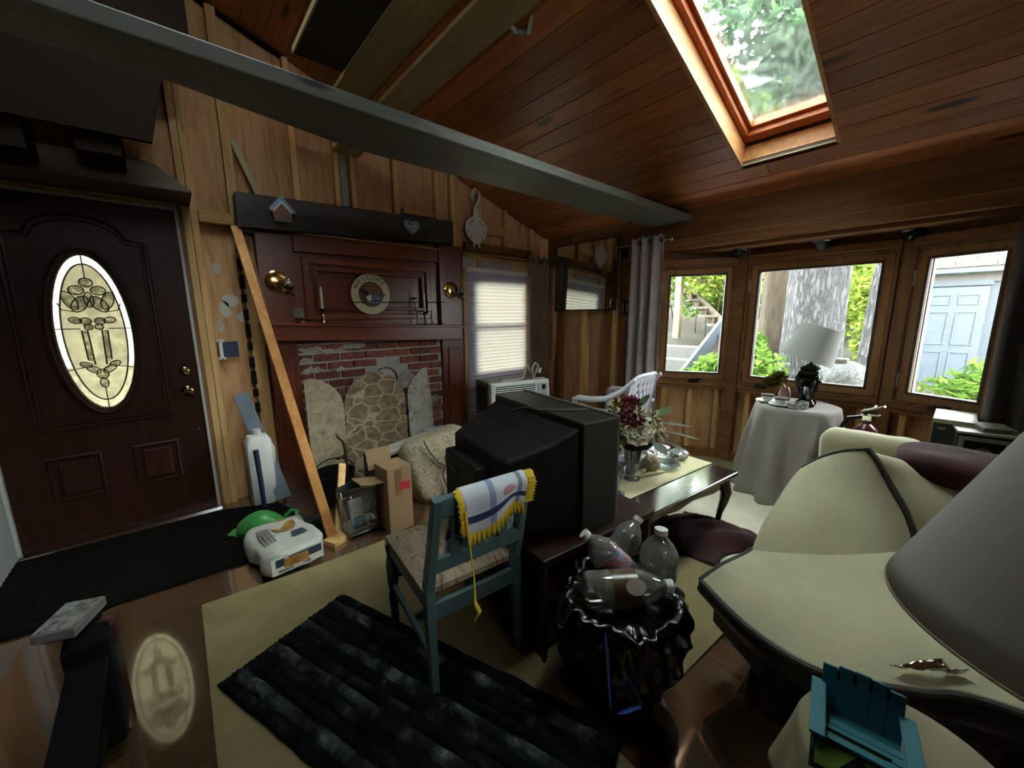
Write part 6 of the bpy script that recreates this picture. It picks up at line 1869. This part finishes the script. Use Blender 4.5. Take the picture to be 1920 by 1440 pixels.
# ------------------------------------------------------------------ loveseat with cushions
ls = thing('loveseat', 'cream upholstered loveseat with dark piping and a curved front', 'sofa', (0, 0, 0))
pipm = plain('dark_piping', '#2f2a22', .7)
wood_d = wood('sofa_frame', '#1c130d', '#2e2117', 'x', .4, 0, .05)
def patch(rows, nm, mat, parent, nu=30, nv=30, thick=.0):
    """smooth surface through a grid of control points (Catmull-Rom both ways)"""
    def cr(p0, p1, p2, p3, t_):
        return 0.5 * ((2 * p1) + (p2 - p0) * t_ + (2 * p0 - 5 * p1 + 4 * p2 - p3) * t_ * t_ + (3 * p1 - p0 - 3 * p2 + p3) * t_ ** 3)
    def along(ps, t_):
        n = len(ps) - 1
        k = min(int(t_ * n), n - 1)
        f = t_ * n - k
        g = lambda i: ps[max(0, min(n, i))]
        return cr(g(k - 1), g(k), g(k + 1), g(k + 2), f)
    R2 = [[Vector(p) for p in r] for r in rows]
    def f(u, w):
        return along([along(r, u) for r in R2], w)
    return MB().grid(f, nu, nv).build(nm, mat, parent, smooth=True, angle=180, thick=thick), f
seat_rows = [
    [(1.40, .50, .30), (1.27, .30, .30), (1.24, .12, .30), (1.34, -.05, .30), (1.42, -.20, .30), (1.50, -.50, .30)],
    [(1.31, .505, .385), (1.195, .30, .385), (1.165, .12, .385), (1.27, -.04, .385), (1.36, -.18, .385), (1.44, -.50, .385)],
    [(1.30, .49, .435), (1.19, .30, .44), (1.165, .13, .445), (1.27, -.03, .445), (1.37, -.16, .445), (1.45, -.50, .445)],
    [(1.40, .46, .462), (1.35, .28, .47), (1.36, .12, .475), (1.45, -.03, .475), (1.55, -.16, .475), (1.6, -.50, .475)],
    [(1.56, .43, .455), (1.60, .27, .462), (1.66, .12, .468), (1.75, -.02, .47), (1.85, -.15, .47), (1.9, -.50, .47)],
    [(1.72, .425, .44), (1.84, .25, .45), (1.96, .10, .455), (2.08, -.02, .455), (2.15, -.15, .455), (2.2, -.50, .455)]]
_, sf_ = patch(seat_rows[2:], 'seat_cushion', M['cream'], ls, 40, 30, .006)
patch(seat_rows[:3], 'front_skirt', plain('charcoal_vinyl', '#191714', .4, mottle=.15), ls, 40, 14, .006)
MB().tube([Vector(sf_(k / 30, 0)) + Vector((-.006, 0, -.004)) for k in range(31)], .011, 8).build('piping', pipm, ls, smooth=True)
MB().tube([Vector(sf_(0, .78 * k / 20)) + Vector((0, .006, 0)) for k in range(21)], .008, 8).build('piping', pipm, ls, smooth=True)
bk_rows = [
    [(1.565, .428, .43), (1.67, .30, .435), (1.82, .16, .44), (2.06, .005, .445)],
    [(1.70, .43, .515), (1.80, .32, .53), (1.93, .20, .54), (2.10, .05, .56)],
    [(1.87, .425, .575), (1.95, .335, .61), (2.03, .24, .635), (2.12, .11, .66)],
    [(2.00, .42, .62), (2.06, .345, .67), (2.10, .265, .72), (2.135, .165, .755)],
    [(2.10, .405, .66), (2.13, .35, .715), (2.14, .28, .765), (2.145, .20, .795)]]
_, bf_ = patch(bk_rows, 'back_cushion', M['cream'], ls, 30, 30, .006)
MB().tube([Vector(bf_(1, k / 20)) + Vector((-.004, 0, .004)) for k in range(21)], .010, 8).build('piping', pipm, ls, smooth=True)
MB().tube([Vector(bf_(k / 20, 1)) for k in range(21)], .008, 8).build('piping', pipm, ls, smooth=True)
patch([[Vector(p) + Vector((.02, .0, -.004)) for p in bk_rows[-1]], [(2.30, .42, .60), (2.34, .36, .62), (2.36, .28, .64), (2.36, .18, .66)], [(2.36, .42, .30), (2.40, .36, .30), (2.42, .28, .30), (2.42, .18, .30)]], 'back_cover', M['cream'], ls, 16, 16, .006)
patch([[(1.575, .425, .44), (1.70, .43, .515), (1.87, .425, .575), (2.0, .42, .62), (2.10, .405, .66)], [(1.62, .43, .36), (1.75, .435, .40), (1.9, .43, .44), (2.05, .425, .46), (2.2, .42, .50)], [(1.65, .425, .20), (1.75, .43, .20), (1.9, .43, .20), (2.05, .43, .20), (2.36, .42, .22)]], 'side_cover', M['cream'], ls, 20, 14, .006)
bk2 = [
    [(2.10, -.005, .455), (2.12, -.15, .46), (2.14, -.35, .46), (2.16, -.6, .46)],
    [(2.12, .05, .58), (2.15, -.10, .57), (2.17, -.30, .56), (2.2, -.6, .56)],
    [(2.145, .12, .69), (2.20, -.03, .665), (2.24, -.22, .65), (2.28, -.6, .65)],
    [(2.155, .175, .775), (2.26, .04, .735), (2.32, -.12, .71), (2.36, -.6, .70)],
    [(2.26, .20, .74), (2.38, .06, .70), (2.44, -.1, .69), (2.46, -.6, .69)]]
patch(bk2, 'back_cushion', M['cream'], ls, 30, 30, .006)
patch([[(2.26, .20, .74), (2.38, .06, .70), (2.44, -.1, .69), (2.46, -.6, .69)], [(2.42, .20, .45), (2.46, .06, .45), (2.5, -.1, .45), (2.5, -.6, .45)], [(2.42, .20, .2), (2.46, .06, .2), (2.5, -.1, .2), (2.5, -.6, .2)]], 'back_cover', M['cream'], ls, 16, 12, .006)
MB().span((1.55, -.6, .16), (2.40, .42, .42)).build('frame', wood_d, ls, bevel=.01)
MB().prism([(1.40, .48), (1.27, .28), (1.25, .12), (1.35, -.04), (1.44, -.2), (1.52, -.6), (1.9, -.6), (1.9, .42), (1.6, .43)], lambda u, v, d: (u, v, d), .22, .31).build('seat_frame', wood_d, ls, bevel=.008)
for x, y in ((1.55, .36), (1.40, .10), (1.60, -.50), (2.3, .34), (2.3, -.5)):
    MB().lathe([(.018, .0), (.024, .08), (.03, .17)], 12, (x, y, .008)).build('leg', wood_d, ls, smooth=True)
c2 = MB()
tag(pillow(2.74, .24, .60, .16, .44, .26, .5, 30, 17, .012, 6).build('throw_pillow', M['cream'], smooth=True, angle=180), 'cream throw pillow behind the loveseat back near the round table', 'pillow')
tag(MB().span((2.58, .06, .0), (2.94, .45, .475)).build('hassock', M['cream'], bevel=.02), 'cream hassock under the cream throw pillow behind the loveseat', 'hassock')
tag(pillow(2.36, -.13, .735, .34, .52, .12, .55, 36, 19, .014, 2).build('burgundy_pillow', burg, smooth=True, angle=180), 'burgundy pillow lying on top of the loveseat back', 'pillow')

tag(MB().grid(lambda u, w: (1.30 + .10 * u - .03 * w, -.035 - .085 * u + .05 * w, .482 + .02 * math.sin(u * 5) * math.sin(w * 4) + .006 * noise.noise((u * 9, w * 9, 4))), 16, 12).build('glint_sheet', M['chrome'], smooth=True, angle=40, thick=.0015), 'crumpled chrome sheet added as a glint on the loveseat under the big lampshade', 'wrapper')  # shiny sheet added for the bright brass glint below the lampshade
# fire extinguisher and boxes by the right casement
fe = thing('fire_extinguisher', 'red fire extinguisher with a silver valve handle below the post', 'extinguisher', (3.28, .33, 0))
MB().lathe([(.06, 0), (.075, .01), (.075, .57), (.055, .63), (.022, .66), (.02, .69), (0, .69)], 28).build('cylinder', plain('extinguisher_red', '#4f1214', .3), fe, smooth=True)
MB().box((0, 0, .70), (.04, .05, .04)).build('valve', M['chrome'], fe, bevel=.005)
MB().beam((.02, .03, .735), (-.01, -.075, .785), .03, .014).build('lever', M['chrome'], fe, bevel=.004)
MB().beam((.0, .03, .715), (0, -.06, .725), .028, .012).build('grip', M['chrome'], fe, bevel=.004)
MB().tube([(0, .03, .70), (-.04, .09, .69), (-.08, .12, .60), (-.085, .09, .40)], .012, 8).build('hose', M['black'], fe, smooth=True)
t = thing('storage_box', 'dark green black storage box with a pale lid under the right casement', 'box', (3.40, -.035, 0))
MB().box((0, 0, .37), (.34, .16, .74)).build('body', plain('dark_green_box', '#12191a', .5), t, bevel=.006)
MB().box((0, 0, .752), (.35, .17, .025)).build('lid', plain('pale_lid', '#8d9a78', .3), t, bevel=.004)
MB().box((-.172, .045, .71), (.003, .03, .008)).build('label_mark', M['greywhite'], t)
t = thing('speaker_box', 'black box with a grey framed front beside the dark green storage box', 'box', (3.22, -.145, 0), rz=R(8))
MB().box((0, 0, .365), (.24, .22, .73)).build('body', M['blackmatte'], t, bevel=.006)
MB().box((.0, 0, .734), (.245, .225, .012)).build('top_sheet', plain('pale_sheet', '#8a8a78', .4), t)
MB().ring([(-.105, .40), (.105, .40), (.105, .715), (-.105, .715)], [(-.085, .42), (.055, .42), (.055, .695), (-.085, .695)], lambda u, v, d: (-.121 - d, -u, v), 0, .004).build('grey_frame', plain('grey_frame', '#6f7876', .5), t)
MB().prism(ellipse(-.015, .645, .028, .016, 16), lambda u, v, d: (-.1215 - d, -u, v), 0, .002).build('badge', plain('dull_badge', '#4a4a4e', .5), t)
tag(MB().box((3.22, -.17, .7525), (.16, .12, .025), (0, 0, .3)).build('flat_package', plain('olive_card', '#55543f', .6), bevel=.004), 'flat olive package lying on the black box top', 'package')

# ------------------------------------------------------------------ near corner: side table, tall lamp, toy chair, bench
sd_ = thing('side_table', 'small round side table with a cream cloth under the blue toy chair', 'table', (.885, -.03, 0))
MB().lathe([(0, .548), (.145, .548), (.145, .57), (0, .57)], 40).build('tabletop', wood_d, sd_)
MB().lathe([(.02, .02), (.024, .55)], 14).build('pedestal', wood_d, sd_)
MB().lathe([(0, .004), (.12, .004), (.11, .02), (0, .03)], 20).build('foot', wood_d, sd_)
def tc2(u, w):
    a = 2 * PI * u
    if w < .4:
        return (.885 + math.cos(a) * .152 * w / .4, -.03 + math.sin(a) * .152 * w / .4, .574)
    s = (w - .4) / .6
    rr = .152 + .03 * s + .012 * s * math.sin(a * 9)
    return (.885 + math.cos(a) * rr, -.03 + math.sin(a) * rr, .574 - min(1, s * 3) * .01 - s * .16)
tag(MB().grid(tc2, 90, 24, True).build('table_cover', plain('beige_cover', '#8b8168', .9, mottle=.06), smooth=True, angle=70, thick=.002), 'beige round cloth on the small side table', 'tablecloth')
tl_ = thing('tall_lamp', 'table lamp with a wide plain grey white shade beside the loveseat', 'lamp', (.90, -.20, .575))
MB().lathe([(.05, 0), (.052, .01), (.02, .02), (.012, .05), (.02, .09), (.026, .13), (.012, .18), (.008, .22), (.008, .55), (0, .55)], 24).build('base', M['brass'], tl_, smooth=True)
sh = MB()
sh.grid(lambda u, w: (math.cos(2 * PI * u) * (.235 - .125 * w), math.sin(2 * PI * u) * (.235 - .125 * w), .345 + .30 * w), 64, 8, True)
sh.build('shade', translucent('near_shade', '#cbc9c4', .2), tl_, smooth=True, angle=180, thick=.003)
MB().tube([(.235 * math.cos(q * PI / 32), .235 * math.sin(q * PI / 32), .345) for q in range(64)], .003, 5, True).build('shade_rim', M['cream'], tl_)
bc = thing('toy_adirondack_chair', 'small turquoise blue toy garden chair on the side table', 'toy', (.835, .028, .576), rz=R(-80))
bc.scale = (.88, .88, .88)
blp = plain('turquoise_paint', '#3a7c8c', .5, mottle=.06)
for i in range(5):
    x = -.052 + i * .026
    h = .088 + .014 * math.sin(PI * (i + .5) / 5)
    MB().beam((x, .045, .03), (x * 1.02, .075, .03 + h), .0262, .007, (0, -1, .3)).build('back_slat', blp, bc, bevel=.002)
    if i < 4:
        MB().beam((x + .013, .066, .03 + h * .78), (x + .013, .071, .03 + h * .96), .004, .010, (0, -1, .3)).build('slot', M['blackmatte'], bc)
MB().beam((-.062, .070, .085), (.062, .070, .085), .007, .016).build('back_rail', blp, bc)
for i in range(4):
    MB().box((0, .035 - i * .028, .035 + i * .008), (.125, .024, .006), (R(-14), 0, 0)).build('seat_slat', blp, bc, bevel=.001)
for sx in (-.07, .07):
    MB().box((sx, -.01, .082), (.026, .15, .007)).build('arm', blp, bc, bevel=.002)
    MB().box((sx, -.07, .041), (.010, .014, .080)).build('front_leg', blp, bc, bevel=.001)
    MB().beam((sx * .9, -.07, .06), (sx * .9, .09, .004), .008, .016).build('rear_leg', blp, bc, bevel=.001)
t = thing('picture_card', 'green and black framed card standing in the toy garden chair', 'card', (.775, .033, .612), rot=(R(28), 0, R(-80)))
MB().box((0, 0, .0), (.105, .07, .006)).build('frame', M['blackmatte'], t)
MB().box((0, 0, .004), (.092, .056, .003)).build('green_print', plain('green_print', '#4c6a1c', .4), t)
MB().prism([(-.02, -.026), (.044, -.026), (.012, .014)], lambda u, v, d: (u, v, .0056 + d), 0, .0008).build('dark_print', M['blackmatte'], t)

bn = thing('low_bench', 'narrow black low bench running along the floor near the door mat', 'bench', (-.30, 1.05, 0), rz=R(2))
MB().box((0, .28, .33), (.085, .56, .03)).build('top', M['blackmatte'], bn, bevel=.006)
MB().box((0, .60, .208), (.10, .12, .385)).build('end_block', M['blackmatte'], bn, bevel=.02, seg=3)
MB().box((0, .06, .16), (.08, .03, .32)).build('leg', M['blackmatte'], bn, bevel=.004)
MB().box((0, .25, .17), (.05, .40, .04)).build('stretcher', M['blackmatte'], bn, bevel=.004)
t = thing('disc_case', 'grey plastic case with a glossy cover on the bench end', 'case', (-.343, 1.72, .42), rz=R(-33)) if False else thing('disc_case', 'grey plastic case with a glossy cover on the bench end', 'case', (-.352, 1.70, .456), rz=R(-22))
for k in range(2):
    MB().box((.0, .0, -.024 + k * .016), (.10, .145, .0145)).build('case', plain('case_grey_%d' % k, '#8a8a88', .25), t, bevel=.002)
MB().box((0, 0, .001), (.092, .135, .002)).build('cover_sheet', blotch('cover_print', [(.35, '#6f6e6c'), (.5, '#a5a3a2'), (.6, '#5e5a58'), (.7, '#a87078')], 12, .15, 3, .6, 0, specular=.8), t)
MB().span((-.045, -.04, -.055), (.045, .05, -.032)).build('case_spacer', M['blackmatte'], t)
t = thing('red_tin', 'round red and white tin beside the bench end', 'tin', (-.312, 1.775, 0))
MB().lathe([(.042, 0), (.042, .33), (.038, .34), (0, .34)], 24).build('tin', plain('dark_red_tin', '#2a0c0d', .35), t, smooth=True)
MB().lathe([(.0425, .16), (.0425, .26)], 24).build('paper_band', plain('tin_band', '#3f3c3a', .5), t, smooth=True)
tag(MB().box((-.43, 1.30, .012), (.03, .34, .022), (0, 0, .25)).build('reflection_strip', plain('pale_strip', '#8d8668', .4), bevel=.003), 'pale strip standing in for a reflection on the floor beside the bench', 'stick')  # pale colour stands in for a streak of reflected light on the floor

# pieces that belong to a part rather than to the whole thing
OWNER = {'cap': 'bottle_body', 'wrap_label': 'bottle_body', 'oval_sticker': 'bottle_body', 'shade_rim': 'shade', 'spider': 'shade', 'dark_band': 'cup',
         'neck_cover': 'rear_housing', 'red_tag': 'rear_housing', 'screen': 'front_cabinet', 'bezel': 'front_cabinet', 'louvre_slat': 'front_panel',
         'display': 'control_panel', 'dial': 'control_panel', 'side_vent': 'casing', 'ruffle': 'cloth', 'tassel': 'cloth', 'red_sticker': 'body', 'flap': 'body',
         'packing_tape': 'body', 'blue_label': 'carton', 'label_mark': 'carton', 'drawstring': 'sack', 'film_flap': 'sack', 'glass_globe': 'candle_cup', 'finial': 'rod',
         'bracket': 'rod', 'painted_tulip': 'body', 'painted_stem': 'body', 'sticker': 'hood', 'lens': 'eyeball', 'painted_flower': 'heart', 'painted_field': 'heart',
         'paper_band': 'tin', 'badge': 'grey_frame', 'green_print': 'frame', 'dark_print': 'frame', 'back_rim': 'backrest', 'pilaster_panel': 'lower_pilaster',
         'printed_text': 'bag_body', 'printed_panel': 'bag_body', 'printed_picture': 'bag_body', 'gable_trim': 'roof', 'bail_handle': 'pail', 'socket': 'base'}
for t in [o for o in list(bpy.data.objects) if o.parent is None and o.type == 'EMPTY' and 'category' in o]:
    kids = list(t.children)
    for k in kids:
        own = OWNER.get(k.name.split('.')[0])
        if own:
            host = next((q for q in kids if q.name.split('.')[0] == own and q is not k), None)
            if host is not None and host.parent is t and tuple(host.location) == (0, 0, 0):
                k.parent = host
